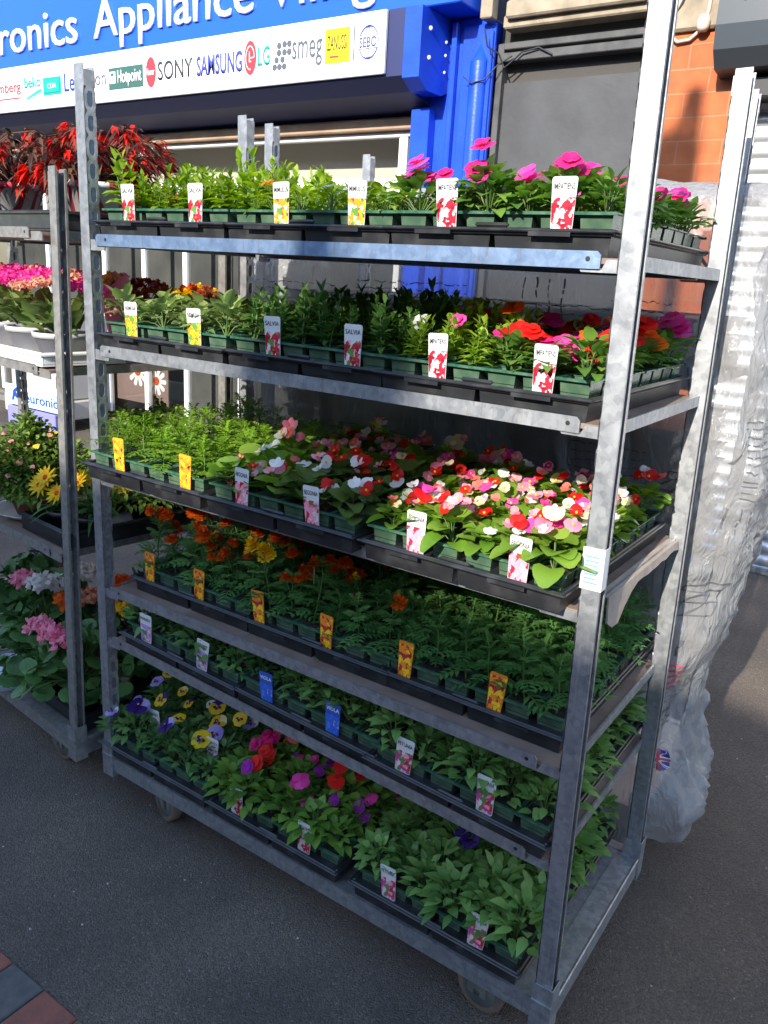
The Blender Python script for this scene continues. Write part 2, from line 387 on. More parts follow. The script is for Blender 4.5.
def fw(kind, col, eye='f_yellow'):
    k = (kind, col)
    if k in FW: return FW[k]
    e = M[eye]
    if kind == 'imp': v = variants(lambda: F_flat(.021, 5), [M[col], e], 'flower')
    elif kind == 'double': v = variants(lambda: F_flat(R.uniform(.015,.020), 5, .05, 1.15, None, R.choice([1,2,2])), [M[col], e], 'flower')
    elif kind == 'mar': v = variants(lambda: F_pom(R.uniform(.014,.020), 4, 11, True, .42), [M[col], M['stem']], 'flower')
    elif kind == 'beg': v = variants(lambda: F_begonia(R.uniform(.013,.019)), [M[col], e], 'flower')
    elif kind == 'pet': v = variants(lambda: F_trumpet(.025), [M[col]], 'flower')
    elif kind == 'smallpan': v = variants(lambda: F_pansy(.015, False), [M[col], M[col], M[col], M['f_yellow']], 'flower')
    elif kind == 'pan': 
        a, b = col.split('/')
        v = variants(lambda: F_pansy(R.uniform(.016,.020)), [M[a], M[b], M['f_violet'], M['f_yellow']], 'flower')
    FW[k] = v; return v

# what grows in each column of cell packs: (plant, words, flower kind, colours, chance of flowers, blossoms per plant)
SPEC = {
 'salvia': ('salvia', 'light green upright salvia seedlings', None, [], 0, 0),
 'salvia_shade': ('dark', 'upright seedlings in shade-tinted green', None, [], 0, 0),
 'mimulus': ('viola', 'yellow and white mimulus', 'smallpan', ['f_yellow', 'f_white', 'f_orange', 'f_white', 'f_white'], .5, 2),
 'imp_magenta': ('impatiens', 'magenta flowering impatiens', 'double', ['f_magenta', 'f_magenta', 'f_hot'], .62, 3),
 'coleus': ('coleus', 'pale broad leaved seedlings', None, [], 0, 0),
 'imp_mix': ('impatiens', 'red and pink impatiens', 'double', ['f_red', 'f_hot', 'f_red', 'f_magenta', 'f_orange', 'f_red', 'f_hot'], .95, 4),
 'imp_green': ('salvia', 'light green leafy seedlings', 'double', ['f_hot', 'f_orange', 'f_white', 'f_magenta', 'f_hot'], .34, 1),
 'mar_leaf': ('marigold', 'feathery flowerless marigolds', None, [], 0, 0),
 'mar_deep': ('marigold_deep', 'deep green flowerless marigolds', 'mar', ['f_mar'], .015, 1),
 'mar_orange': ('marigold_deep', 'orange flowering marigolds', 'mar', ['f_mar', 'f_mar', 'f_mar', 'f_mar', 'f_mar', 'f_mar', 'f_mar', 'f_mar', 'f_mar', 'f_mar', 'f_mar', 'f_mar', 'f_mar', 'f_mar', 'f_yellow'], 1, 4),
 'mar_some': ('marigold_deep', 'sparsely flowering orange marigolds', 'mar', ['f_mar', 'f_mar', 'f_yellow'], .4, 2),
 'beg_big': ('begonia_big', 'large leaved red white begonias', 'beg', ['f_red', 'f_white', 'f_pink', 'f_white', 'f_pink', 'f_coral'], .85, 5),
 'beg_deep': ('begonia_deep', 'bronze leaved red begonias', 'beg', ['f_red', 'f_pink', 'f_white', 'f_red'], .7, 4),
 'beg': ('begonia', 'mixed red pink and white begonias', 'beg', ['f_red', 'f_pink', 'f_white', 'f_pink', 'f_hot', 'f_white', 'f_red', 'f_coral', 'f_pink', 'f_cream'], 1, 7),
 'pansy_leaf': ('pansy', 'flowerless pansy seedlings', None, [], 0, 0),
 'pansy': ('pansy', 'yellow purple and white pansies', 'pan', ['f_yellow/f_yellow', 'f_lilac/f_lilac', 'f_violet/f_yellow', 'f_white/f_lilac', 'f_purple/f_violet', 'f_cream/f_yellow', 'f_lilac/f_lilac', 'f_white/f_white', 'f_lilac/f_violet', 'f_violet/f_yellow', 'f_white/f_white', 'f_yellow/f_yellow'], .55, 1),
 'imp_purple': ('impatiens', 'purple and coral impatiens', 'double', ['f_purple', 'f_coral', 'f_red', 'f_hot', 'f_purple', 'f_coral', 'f_magenta', 'f_coral'], .85, 6),
 'imp_red': ('impatiens', 'purple and red impatiens', 'double', ['f_purple', 'f_red', 'f_hot', 'f_purple', 'f_red', 'f_magenta', 'f_hot', 'f_purple'], .85, 6),
 'pet_leaf': ('petunia', 'leafy flowerless petunias', None, [], 0, 0),
 'pet': ('petunia', 'leafy petunias with purple flowers', 'pet', ['f_violet', 'f_purple', 'f_violet', 'f_violet', 'f_violet'], .08, 1),
}
# cell pack, tray: shared meshes
PW, PD = .198, .262      # a pack: 3 x 4 cells
def make_pack_mesh():
    mb = MB(); cw, cd = PW/3, PD/4
    for i in range(3):
        for j in range(4):
            mb.taper(i*cw+.0065, (i+1)*cw-.0065, j*cd+.0055, (j+1)*cd-.0055, .0, .0525, .005, 0, R.random(), False)
    # rim lattice
    for i in range(4): mb.box(max(0, i*cw-.004), min(PW, i*cw+.004), 0, PD, .0526, .0548, 1)
    for j in range(5): mb.box(0, PW, max(0, j*cd-.004), min(PD, j*cd+.004), .0528, .0546, 1)
    mb.box(-.002, PW+.002, -.003, 0, .0505, .0552, 1); mb.box(-.002, PW+.002, PD, PD+.003, .0505, .0552, 1)
    me = mb.mesh('cell_tray', [M['cup'], M['green_plastic']])
    sb = MB()
    for i in range(3):
        for j in range(4):
            sb.box(i*cw+.0085, (i+1)*cw-.0085, j*cd+.0075, (j+1)*cd-.0075, .03, .047)
    return me, sb.mesh('soil', [M['soil']])
PACK, SOIL = make_pack_mesh()
TW, TD = .402, .548
def make_tray_mesh():
    mb = MB()
    for k in (0, 1):
        x0 = k*TW/2
        mb.taper(x0+(.001 if k == 0 else .0035), x0+TW/2-(.0035 if k == 0 else .001), .003, TD-.003, 0, .0345, .0035)
    z0, z1 = .030, .040       # stepped rim with a rolled lip
    for a in ((-.004, TW+.004, -.004, .004), (-.004, TW+.004, TD-.004, TD+.004), (-.004, .004, .004, TD-.004), (TW-.004, TW+.004, .004, TD-.004)):
        mb.box(*a, z0, z1, bev=.0025)
    for a in ((-.010, TW+.010, -.010, -.0045), (-.010, TW+.010, TD+.0045, TD+.010), (-.010, -.0045, -.0045, TD+.0045), (TW+.0045, TW+.010, -.0045, TD+.0045)):
        mb.box(*a, z1-.006, z1-.001, bev=.002)
    # raised tabs at rim centre
    mb.box(TW*.5-.03, TW*.5+.03, -.0045, .0035, z1+.0005, z1+.008, bev=.003)
    mb.box(TW*.25-.04, TW*.25+.03, -.0125, -.0105, z1-.012, z1-.005)
    mb.box(TW*.75-.03, TW*.75+.04, -.0125, -.0105, z1-.012, z1-.005)
    return mb.mesh('carry_tray', [M['black']])
TRAY = make_tray_mesh()

# plant label: stake, white head with title, picture
def picmat(name, cols, scale):
    m = bpy.data.materials.new(name); m.use_nodes = True; nt = m.node_tree; b = nt.nodes['Principled BSDF']; b.inputs['Roughness'].default_value = .3
    tc = nt.nodes.new('ShaderNodeTexCoord'); vo = nt.nodes.new('ShaderNodeTexVoronoi'); vo.inputs['Scale'].default_value = scale
    nd = nt.nodes.new('ShaderNodeTexNoise'); nd.inputs['Scale'].default_value = 160; nd.inputs['Detail'].default_value = 3; nt.links.new(tc.outputs['Object'], nd.inputs['Vector'])
    va = nt.nodes.new('ShaderNodeVectorMath'); va.operation = 'MULTIPLY_ADD'; va.inputs[1].default_value = (.012,.012,.012); nt.links.new(nd.outputs['Color'], va.inputs[0]); nt.links.new(tc.outputs['Object'], va.inputs[2]); nt.links.new(va.outputs[0], vo.inputs['Vector'])
    r = nt.nodes.new('ShaderNodeValToRGB'); r.color_ramp.interpolation = 'CONSTANT'
    sp = nt.nodes.new('ShaderNodeSeparateColor'); nt.links.new(vo.outputs['Color'], sp.inputs[0]); nt.links.new(sp.outputs[0], r.inputs[0])
    e = r.color_ramp.elements
    while len(e) < len(cols): e.new(.5)
    for i, c in enumerate(cols): e[i].position = i/len(cols); e[i].color = (*c, 1)
    n = nt.nodes.new('ShaderNodeTexNoise'); n.inputs['Scale'].default_value = 300; nt.links.new(tc.outputs['Object'], n.inputs['Vector'])
    mx = nt.nodes.new('ShaderNodeMix'); mx.data_type = 'RGBA'; mx.blend_type = 'OVERLAY'; mx.inputs[0].default_value = .5
    nt.links.new(r.outputs[0], mx.inputs[6]); nt.links.new(n.outputs['Fac'], mx.inputs[7]); nt.links.new(mx.outputs[2], b.inputs['Base Color'])
    return m
red, dred, wht, grn, yel, orn, pnk, lil, blu = (.50,.02,.04), (.30,.01,.025), (.62,.60,.58), (.10,.25,.05), (.85,.6,.02), (.85,.25,.02), (.85,.3,.4), (.45,.25,.6), (.03,.12,.55)
LAB = {}
def make_label(key, title, cols, head=(.62,.62,.61), ink=None, hh=.03, h=.08, w=.041):
    pic = picmat('picture_'+key, cols, 150); hm = mat('head_'+key, head, .35)
    zt = .015+h                      # stake point at z=0, top at zt
    s = MB(); s.poly([(-.008,.009),(.008,.009),(w*.34,.0105),(w*.36,.0145),(-w*.36,.0145),(-w*.34,.0105)], 0, .0009)
    hd = MB(); r = .004
    hd.poly([(-w/2+.003,.015),(w/2-.003,.015),(w/2,zt-r),(w/2-r*.3,zt-r*.3),(w/2-r,zt),(-w/2+r,zt),(-w/2+r*.3,zt-r*.3),(-w/2,zt-r)], 0, .0009)
    pc = MB(); pc.poly([(-w/2+.004,.017),(w/2-.004,.017),(w/2-.0012,zt-hh),(-w/2+.0012,zt-hh)], -.0006, -.0002)
    me_t = None
    if title:
        me_t = text_mesh(title, 1, .01)
        xs = [v.co.x for v in me_t.vertices]; ys = [v.co.y for v in me_t.vertices]
        for v in me_t.vertices:
            v.co = (-w*.42+w*.84*(v.co.x-min(xs))/(max(xs)-min(xs)), -.0006, zt-hh*.62+.009*(v.co.y-min(ys))/(max(ys)-min(ys)))
        me_t.materials.clear(); me_t.materials.append(ink or M['ink'])
    LAB[key] = (s.mesh('stake', [hm]), hd.mesh('plant_label', [hm]), pc.mesh('label_picture', [pic]), me_t)
make_label('imp', 'IMPATIENS', [red, red, wht, dred, red, wht])
make_label('sal', 'SALVIA', [red, red, wht, dred, pnk, grn])
make_label('mim', 'MIMULUS', [orn, yel, orn, wht, red, grn])
make_label('nem', 'NEMESIA', [grn, yel, grn, orn, red, yel])
make_label('mar', None, [orn, yel, orn, yel, red, orn], head=(.85,.32,.02), hh=.006, w=.036)
make_label('mar2', None, [yel, orn, red, yel, dred, orn], head=(.7,.22,.02), hh=.006, w=.036)
make_label('beg', 'BEGONIA', [pnk, wht, red, pnk, wht, pnk])
make_label('pan', 'PANSY', [lil, pnk, lil, wht, lil, grn])
make_label('vio', 'VIOLA', [blu, blu, (.08,.2,.6), blu, lil, blu], head=(.03,.09,.4), ink=mat('ink_white', (.8,.8,.8), .5), h=.074)
make_label('pet', 'PETUNIA', [pnk, red, wht, (.6,.05,.3), red, grn])

SHELF_Z = {1: (1.5387,1.5387), 2: (1.2871,1.2871), 3: (.9738,.9738), 4: (.6696,.6696), 5: (.528,.474), 0: (.1535,.1535)}
TRX = {1: (.06,.465,.87), 2: (.06,.465,.87), 3: (.03,.452,.88), 4: (.10,.50,.885), 5: (.10,.505,.895), 0: (.0,.425,.875)}
TRY = {1: .005, 2: .005, 3: -.04, 4: .04, 5: .0, 0: -.006}
SN = {1: 'top shelf', 2: 'second shelf', 3: 'third shelf', 4: 'fourth shelf', 5: 'fifth shelf', 0: 'bottom deck'}
ORD = ['first', 'second', 'third', 'fourth', 'fifth', 'sixth']
ROWS = {
 1: ['salvia','salvia','mimulus','mimulus','imp_magenta','imp_magenta'],
 2: ['coleus','coleus','salvia_shade','salvia_shade','imp_green','imp_mix'],
 3: ['mar_leaf','mar_leaf','beg_big','beg_deep','beg','beg'],
 4: ['mar_orange','mar_orange','mar_orange','mar_some','mar_deep','mar_deep'],
 5: ['pansy_leaf','pansy_leaf','pansy_leaf','pet_leaf','pet_leaf','pet_leaf'],
 0: ['pansy','pansy','imp_purple','imp_red','pet','pet']}
BACK = dict(imp_green='imp_mix', beg_deep='beg')
LABS = {1: ['sal','sal','mim','mim','imp','imp'], 2: ['nem','nem','sal','sal','imp','imp'], 3: ['mar','mar','beg','beg','beg','beg'],
        4: ['mar2','mar2','mar2','mar2','mar2','mar2'], 5: ['pan','pan','vio','vio','pet','pet'], 0: ['pan','pan','imp','imp','pet','pet']}
LABEL_DX = {1: (0.1, 0.11, 0.14, 0.12, 0.11, 0.115), 2: (0.1, 0.11, 0.125, 0.125, 0.115, 0.115), 3: (0.12, 0.145, 0.1, 0.095, 0.11, 0.115), 4: (0.05, 0.03, 0.035, 0.03, 0.05, 0.055), 5: (0.08, 0.08, 0.09, 0.08, 0.08, 0.07), 0: (0.07, 0.07, 0.085, 0.1, 0.09, 0.1)}

DEAL = {}
def deal(cols):
    k = tuple(cols)
    if not DEAL.get(k): DEAL[k] = R.sample(cols, len(cols))
    return DEAL[k].pop()
def place_flowers(pl, anchors, kind, cols, n, sc_=1.0):
    one = deal(cols)
    pts = anchors[:]; R.shuffle(pts)
    for p, d in pts[:n]:
        if kind in ('mar',): dd = (UP+V(R.uniform(-.35,.35), R.uniform(-.5,.2), 0)).normalized()
        else: dd = (Vector(d)*.6+V(0,-.65,.5)+V(R.uniform(-.5,.5), R.uniform(-.4,.4), 0)).normalized()
        # world-facing tilt: undo the plant's own turn
        dd = Matrix.Rotation(-pl.rotation_euler.z, 3, 'Z') @ dd
        q = dd.to_track_quat('Z', 'Y')
        me = R.choice(fw(kind, deal(cols) if kind == 'beg' else one))[0]
        if kind in ('imp', 'double') and n > 0: p = p+dd*.010+V(0,0,R.uniform(-.006,.016)); q = q @ Matrix.Rotation(R.random()*6, 3, 'Z').to_quaternion()
        if kind == 'pan': p = p+dd*.014+V(0,0,.006)
        if kind == 'smallpan': p = p+dd*.006
        if kind == 'pet': p = p+dd*.03
        if kind == 'beg': p = p+V(0,0,R.uniform(.008,.034)); q = q @ Matrix.Rotation(R.random()*6, 3, 'Z').to_quaternion()
        o = link('flower', me, pl, p); o.rotation_euler = q.to_euler(); s = R.uniform(.8, 1.2)*sc_; o.scale = (s, s, s)

def make_pack(shelf, col, back, x, y, z):
    key = ROWS[shelf][col]
    if back and key in BACK: key = BACK[key]
    pname, words, fk, cols, ch, nb = SPEC[key]
    lab = f'{words}, {ORD[col]} green cell pack from left, {"back" if back else "front"} of {SN[shelf]}'
    t = thing('cell_pack', lab, 'plants', (x, y, z), 0, 'cell packs of bedding plants')
    link('cell_tray', PACK, t); link('soil', SOIL, t)
    cw, cd = PW/3, PD/4
    for i in range(3):
        for j in range(4):
            me, an = R.choice(PL[pname])
            s = R.uniform(.78, 1.2)*(.7 if R.random() < .06 else 1)
            s *= {0: 1.18, 1: 1.08, 4: 1.05, 5: 1.1}.get(shelf, 1)
            p = link('plant', me, t, ((i+.5)*cw+R.uniform(-.006,.006), (j+.5)*cd+R.uniform(-.006,.006), .046), R.random()*6.28)
            p.scale = (s, s, s*R.uniform(.85, 1.15)); p.rotation_euler = (R.gauss(0,.09), R.gauss(0,.09), p.rotation_euler.z)
            if fk and R.random() < ch: place_flowers(p, an, fk, cols, R.randint(1, nb), (.95 if shelf == 1 else 1.08) if shelf in (1, 2) else (.84 if shelf == 0 and fk == 'double' else 1.0))
    k = LABS[shelf][col]
    if k and not back:
        st, hd, pc, tt = LAB[k]
        L = link('plant_label', hd, t, (LABEL_DX[shelf][col], -.0062, .010) if not (shelf == 0 and col < 2) else ((.13,.145)[col], .066, .042))
        L.rotation_euler = (math.radians(R.uniform(0, 4)), math.radians(R.uniform(-4, 4)), math.radians(R.uniform(-2, 5)))
        link('stake', st, L); link('label_picture', pc, L)
        if tt: link('label_title', tt, L)
    return t

for shelf in (1, 2, 3, 4, 5, 0):
    zl, zr = SHELF_Z[shelf]
    for i, x0 in enumerate(TRX[shelf]):
        y0 = TRY[shelf]+R.uniform(-.006, .006); xx = x0+.2
        z = zl+(zr-zl)*(xx-.05)/1.21-.009
        if shelf == 0: z = .155
        t = link('carry_tray', TRAY, None, (x0, y0, z))
        tilt = math.atan((zl-zr)/1.21)
        if tilt: t.rotation_euler = (0, tilt, 0); t.location.z += .2*math.tan(tilt)
        tag(t, f'black plastic carrying tray, {("left", "middle", "right")[i]} of three trays on {SN[shelf]} of front trolley', 'tray', 'black trays on the front trolley')
        for c in (0, 1):
            for b in (0, 1):
                px = x0+.002+c*.2005; zz = z+.011+((1-2*((px-x0+.1)/.4))*.2*math.tan(tilt) if tilt else 0)
                pk = make_pack(shelf, i*2+c, b, px, y0+.0145+b*.2645, zz)
                if tilt: pk.rotation_euler = (0, tilt, 0); pk.location.z = z+.011+.2*math.tan(tilt)-(px-x0)*math.tan(tilt)

# ---------------------------------------------------------------- plant trolleys
FWD, WY = .034, .030      # post flange width, web width
def post_mesh(h0, h1, web_side, m):
    """U-section: slotted web on the side web_side (+1 right, -1 left), flanges front and back; x 0..FWD, y 0..WY"""
    mb = MB(); t = .0025
    xw0, xw1 = (FWD-t, FWD) if web_side > 0 else (0, t)
    f0, f1 = (0, FWD-t) if web_side > 0 else (t, FWD)
    mb.box(f0, f1, 0, t, h0, h1); mb.box(f0, f1, WY-t, WY, h0, h1-.004)
    lip = .006
    if web_side > 0: mb.box(0, t, t, lip, h0, h1-.002); mb.box(0, t, WY-lip, WY-t, h0, h1-.006)
    else: mb.box(FWD-t, FWD, t, lip, h0, h1-.002); mb.box(FWD-t, FWD, WY-lip, WY-t, h0, h1-.006)
    pitch = .05; z = h0; n = 12
    while z < h1-.001:
        z2 = min(z+pitch, h1-(.02 if z+pitch > h1 else 0)); 
        if z2 - z < pitch-.002 or z > h1-.09:      # solid end with a notch
            mb.box(xw0, xw1, 0, WY, z, h1-.012); break
        cy, cz = WY/2, (z+z2)/2; ry, rz = .0075, .0165
        inner = []; outer = []
        for k in range(n):
            a = 2*PI*k/n; c, s_ = math.cos(a), math.sin(a)
            inner.append((cy+ry*max(-1, min(1, c*1.2)), cz+rz*max(-1, min(1, s_*1.1))))
            q = max(abs(c), abs(s_)); outer.append((cy+WY/2*c/q, cz+pitch/2*s_/q))
        vs = [(x, *p) for x in (xw0, xw1) for p in inner+outer]; fs = []
        for k in range(n):
            k2 = (k+1) % n
            fs += [[k, k2, n+k2, n+k], [2*n+k2, 2*n+k, 3*n+k, 3*n+k2], [k2, k, 2*n+k, 2*n+k2]]
        mb.add(vs, fs); z = z2
    return mb.mesh('post', [m])
def make_trolley(label, loc, rotz, L, D, heights, leans, shelves, m, name='plant_trolley', paper=False, shelf_front=0.0):
    T = thing(name, label, 'trolley', loc, rotz)
    fb = MB(); z0, z1 = .098, .1495
    # rectangular base: C-section rails and a deck
    for y0, y1 in ((0, .028), (D-.028, D)):
        fb.box(.03, L-.03, y0, y1, z1-.004, z1); fb.box(.03, L-.03, y0 if y0 == 0 else y1-.004, y0+.004 if y0 == 0 else y1, z0+.014, z1-.0042)
        fb.box(.03, L-.03, y0, y1, z0+.010, z0+.0138)
    for x0, x1, s in ((0, .05, 1), (L-.05, L, -1)):
        fb.box(x0, x1, .034, D-.034, z1-.0035, z1+.0008)
        fb.box(x0 if s > 0 else x1-.004, x0+.004 if s > 0 else x1, .034, D-.034, z0, z1-.004)
        fb.box((x0 if s > 0 else x1)-.003, (x0 if s > 0 else x1)+.003, .034, D-.034, z1-.009, z1+.004, bev=.002)
    fb.box(.05, L-.05, .028, D-.028, z1-.006, z1-.002)
    fb.build('base_frame', m, T)
    corners = ((0, 0, 1), (L-FWD, 0, -1), (L-FWD, D-WY, -1), (0, D-WY, 1))
    for (cx, cy, ws), h, (lx, ly) in zip(corners, heights, leans):
        if h <= 0: continue
        sk = MB(); e = .004                     # corner socket of the base
        sk.box(cx-e, cx+FWD+e, cy-e, cy-.0012, .088, .195); sk.box(cx-e, cx+FWD+e, cy+WY+.0012, cy+WY+e, .088, .195)
        sk.box(cx-e, cx-.0012, cy-.0012, cy+WY+.0012, .088, .195); sk.box(cx+FWD+.0012, cx+FWD+e, cy-.0012, cy+WY+.0012, .088, .195)
        sk.box(cx-e, cx+FWD+e, cy-e-.002, cy-e-.0002, .150, .156)
        so = sk.build('corner_socket', m, T)
        p = link('post', post_mesh(0, h-.1, ws, m), T, (cx, cy, .1))
        p.rotation_euler = (-math.atan2(ly, h-.1), math.atan2(lx, h-.1), 0)
        if paper and ws < 0 and cy == 0:
            pb = MB(); zz = 1.045
            pb.box(-.0012, FWD+.0012, -.0016, -.0006, zz-.1-.036, zz-.1+.036); pb.box(FWD+.0006, FWD+.0016, -.0005, WY*.7, zz-.1-.036, zz-.1+.036)
            lb = pb.build('paper_label', M['white'], p)
            ln = MB()
            for q in range(7): ln.box(.004, FWD-.004-R.random()*.008, -.0024, -.0018, zz-.125+q*.0075, zz-.1225+q*.0075)
            ln.build('label_print', mat('print_blue', (.12,.28,.55), .5), lb)
    for wx in (.20, L-.165):
        for wy in (.055, D-.055):
            w = MB(); w.lathe([(.0,-.014),(.04,-.015),(.052,-.016),(.0555,-.012),(.0555,.012),(.052,.016),(.04,.015),(0,.014)], (0,0,0), 28, 0, .5, 'y')
            wo = w.build('caster_wheel', M['rubber'], T, (wx, wy, .056), math.radians(R.uniform(-25, 25)))
            hb = MB(); hb.lathe([(0,-.0185),(.038,-.0185),(.04,-.0155)], (0,0,0), 24, 0, .5, 'y'); hb.lathe([(0,.0185),(.038,.0185),(.04,.0155)], (0,0,0), 24, 0, .5, 'y')
            hb.lathe([(0,-.026),(.009,-.026),(.009,-.0187)], (0,0,0), 8, 0, .5, 'y')
            hb.box(-.022, .022, -.026, -.0225, -.006, .05); hb.box(-.022, .022, .0225, .026, -.006, .05); hb.box(-.022,.022,-.0224,.0224,.047,.05)
            hb.build('hub', M['hub'], wo)
    for sh in shelves:
        zl, zr, broken = sh
        x0, x1 = .0545, L-.088
        s = MB(); f0 = shelf_front; h = .026
        def zz(x): return zl+(zr-zl)*(x-x0)/(x1-x0)
        S = link('shelf', None, T)
        rl = MB()
        for ya, yb in ((f0, f0+.0025), (D-.0025-f0, D-f0)):
            vs = [(x0,ya,zl-h),(x1,ya,zr-h),(x1,yb,zr-h),(x0,yb,zl-h),(x0,ya,zl-.004),(x0+.006,ya,zl),(x1-.006,ya,zr),(x1,ya,zr-.006),(x0,yb,zl-.004),(x0+.006,yb,zl),(x1-.006,yb,zr),(x1,yb,zr-.006)]
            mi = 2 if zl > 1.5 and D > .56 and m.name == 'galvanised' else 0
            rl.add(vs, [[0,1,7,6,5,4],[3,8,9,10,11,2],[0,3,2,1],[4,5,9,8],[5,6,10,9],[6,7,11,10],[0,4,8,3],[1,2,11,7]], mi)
            yi = yb if ya == f0 else ya-.02
            rl.add([(x0,yi,zl-h),(x1,yi,zr-h),(x1,yi+.02,zr-h),(x0,yi+.02,zl-h),(x0,yi,zl-h+.002),(x1,yi,zr-h+.002),(x1,yi+.02,zr-h+.002),(x0,yi+.02,zl-h+.002)],
                   [[3,2,1,0],[4,5,6,7],[0,1,5,4],[1,2,6,5],[2,3,7,6],[3,0,4,7]])
            for px in (x0+.035, x1-.02): rl.lathe([(0,ya-.0006 if ya == f0 else yb+.0006),(.004,ya-.0005 if ya == f0 else yb+.0005)], (px,0,zz(px)-h*.45), 10, 1, .5, 'y')
        for xa, xb, zz_ in ((x0-.006, x0-.0005, zl), (L-.0395, L-.0355, zr)):
            rl.box(xa, xb, f0+.036, D-f0-.036, zz_-.026, zz_-.004)
        rl.build('rail', [m, M['ink'], M['rail_sky']], S)
        dk = MB()
        xd = L-.040
        vs = [(x0,f0+.006,zl-.018),(xd,f0+.006,zr-.018),(xd,D-f0-.006,zr-.018),(x0,D-f0-.006,zl-.018)]
        dk.add(vs+[(a,b,c+.0085) for a,b,c in vs], [[3,2,1,0],[4,5,6,7],[0,1,5,4],[1,2,6,5],[2,3,7,6],[3,0,4,7]])
        dk.build('deck', M['ply'], S)
        for ya in (f0+.004, D-f0-.008):
            hk = MB(); hk.poly([(x1-.03,zr-.031),(L-FWD+.004,zr-.031),(L-FWD+.004,zr-.012),(x1+.008,zr-.012),(x1+.002,zr-.0265),(x1-.034,zr-.0265)], ya, ya+.003)
            hk.build('hook', m, S)
            hk = MB(); hk.poly([(FWD-.004,zl-.036),(x0+.024,zl-.036),(x0+.028,zl-.027),(x0-.003,zl-.0265),(x0-.008,zl-.012),(FWD-.004,zl-.012)], ya, ya+.003)
            hk.build('hook', m, S)
        if broken:
            bk = MB(); ys = [.09+.43*k/14 for k in range(15)]       # chipped ply edge hanging off the right end
            vs = []
            for k, y in enumerate(ys):
                d = .055*math.exp(-((y-.13)/.05)**2)+.012+R.uniform(-.004,.006)
                vs += [(L-.05,y,zr-.006), (L-.030,y,zr-.007), (L-.027,y,zr-.010-d)]
            fs = []
            for k in range(14):
                a = k*3; fs += [[a,a+1,a+4,a+3],[a+1,a+2,a+5,a+4]]
            bk.add(vs, fs, 0, .5)
            bo = bk.build('torn_edge', mat('raw_ply', (.36,.30,.25), .9, noise=(20,(.24,.19,.15),.4,.7)), S)
            md = bo.modifiers.new('thick', 'SOLIDIFY'); md.thickness = .004
            md.offset = 0
    return T
make_trolley('tall galvanised plant trolley in front with five shelves and orange sunlit upper half'.replace(' and orange sunlit upper half', ' of bedding plants'), (0,0,0), 0, 1.35, .565,
    (1.896,1.95,1.896,1.885), ((-.003,.003),(-.034,-.005),(-.037,-.009),(-.024,.0)),
    [(SHELF_Z[k][0], SHELF_Z[k][1], k == 3) for k in (1,2,3,4,5)], M['galv'], paper=True)
# the trolley parked behind it, under the plastic sheet
make_trolley('galvanised trolley behind the front one, wrapped in clear printed plastic', (-.10,.725,0), 0, 1.40, .555,
    (1.9,1.9,1.9,1.89), ((.0,.0),(-.015,0),(0,0),(-.02,0)), [(1.30,1.30,False),(.75,.75,False)], M['galv'])
# empty trays added on the trolley behind to darken the view through the sheet
for i in range(3):
    for z0, n in ((.745, 9), (1.295, 3)):
        for k in range(n):
            o = link('carry_tray', TRAY, None, (.0+i*.413+R.uniform(-.004,.004), .735+R.uniform(-.004,.004), z0+k*.048), R.uniform(-.008,.008))
            tag(o, 'added empty black tray darkening the view through the plastic sheet', 'tray', 'trays added behind the sheet to darken it')
# the lower trolley on the left
LT = (-.105,-.02); LA = math.radians(-6)
def lt(x, y, z):     # a point on the left trolley, x measured back from its right end
    c, s = math.cos(LA), math.sin(LA); return (LT[0]+x*c-y*s, LT[1]+x*s+y*c, z)
lx0 = lt(-1.35, 0, 0)
make_trolley('shorter grimy trolley at the left edge carrying potted flowers', lx0, LA, 1.35, .565, (1.69,1.69,1.68,1.68), ((0,0),(.0,.03),(0,0),(0,0)),
    [(1.55,1.55,False),(1.215,1.215,False),(.72,.72,False)], M['galv_dull'])

# ---------------------------------------------------------------- potted flowers on the left trolley
def pot_mb(mb, r, h, mt=0, soil=1, z0=0):
    mb.lathe([(0,z0),(r*.72,z0),(r*.95,z0+h*.8),(r*1.02,z0+h*.8),(r*1.04,z0+h),(r*.96,z0+h),(r*.93,z0+h*.86)], (0,0,0), 20, mt)
    mb.lathe([(r*.94,z0+h*.86),(0,z0+h*.88)], (0,0,0), 20, soil)
M['pot_grey'] = mat('pot_grey', (.42,.42,.43), .5); M['terracotta'] = mat('terracotta', (.36,.09,.045), .8, noise=(30,(.28,.06,.03),.3,.7))
M['pot_white'] = mat('pot_white', (.72,.71,.68), .4); M['pot_black'] = M['black']
M['wrap_stripe'] = mat('pot_sleeve', (.70,.66,.64), .35)
ntw = M['wrap_stripe'].node_tree; wv = ntw.nodes.new('ShaderNodeTexWave'); wv.inputs['Scale'].default_value = 9; wv.inputs['Distortion'].default_value = 3
rw = ntw.nodes.new('ShaderNodeValToRGB'); rw.color_ramp.interpolation = 'CONSTANT'; rw.color_ramp.elements[0].color = (.72,.70,.68,1); rw.color_ramp.elements[1].color = (.55,.05,.08,1); rw.color_ramp.elements[1].position = .66
tcw = ntw.nodes.new('ShaderNodeTexCoord'); ntw.links.new(tcw.outputs['Object'], wv.inputs['Vector']); ntw.links.new(wv.outputs['Fac'], rw.inputs[0]); ntw.links.new(rw.outputs[0], ntw.nodes['Principled BSDF'].inputs['Base Color'])

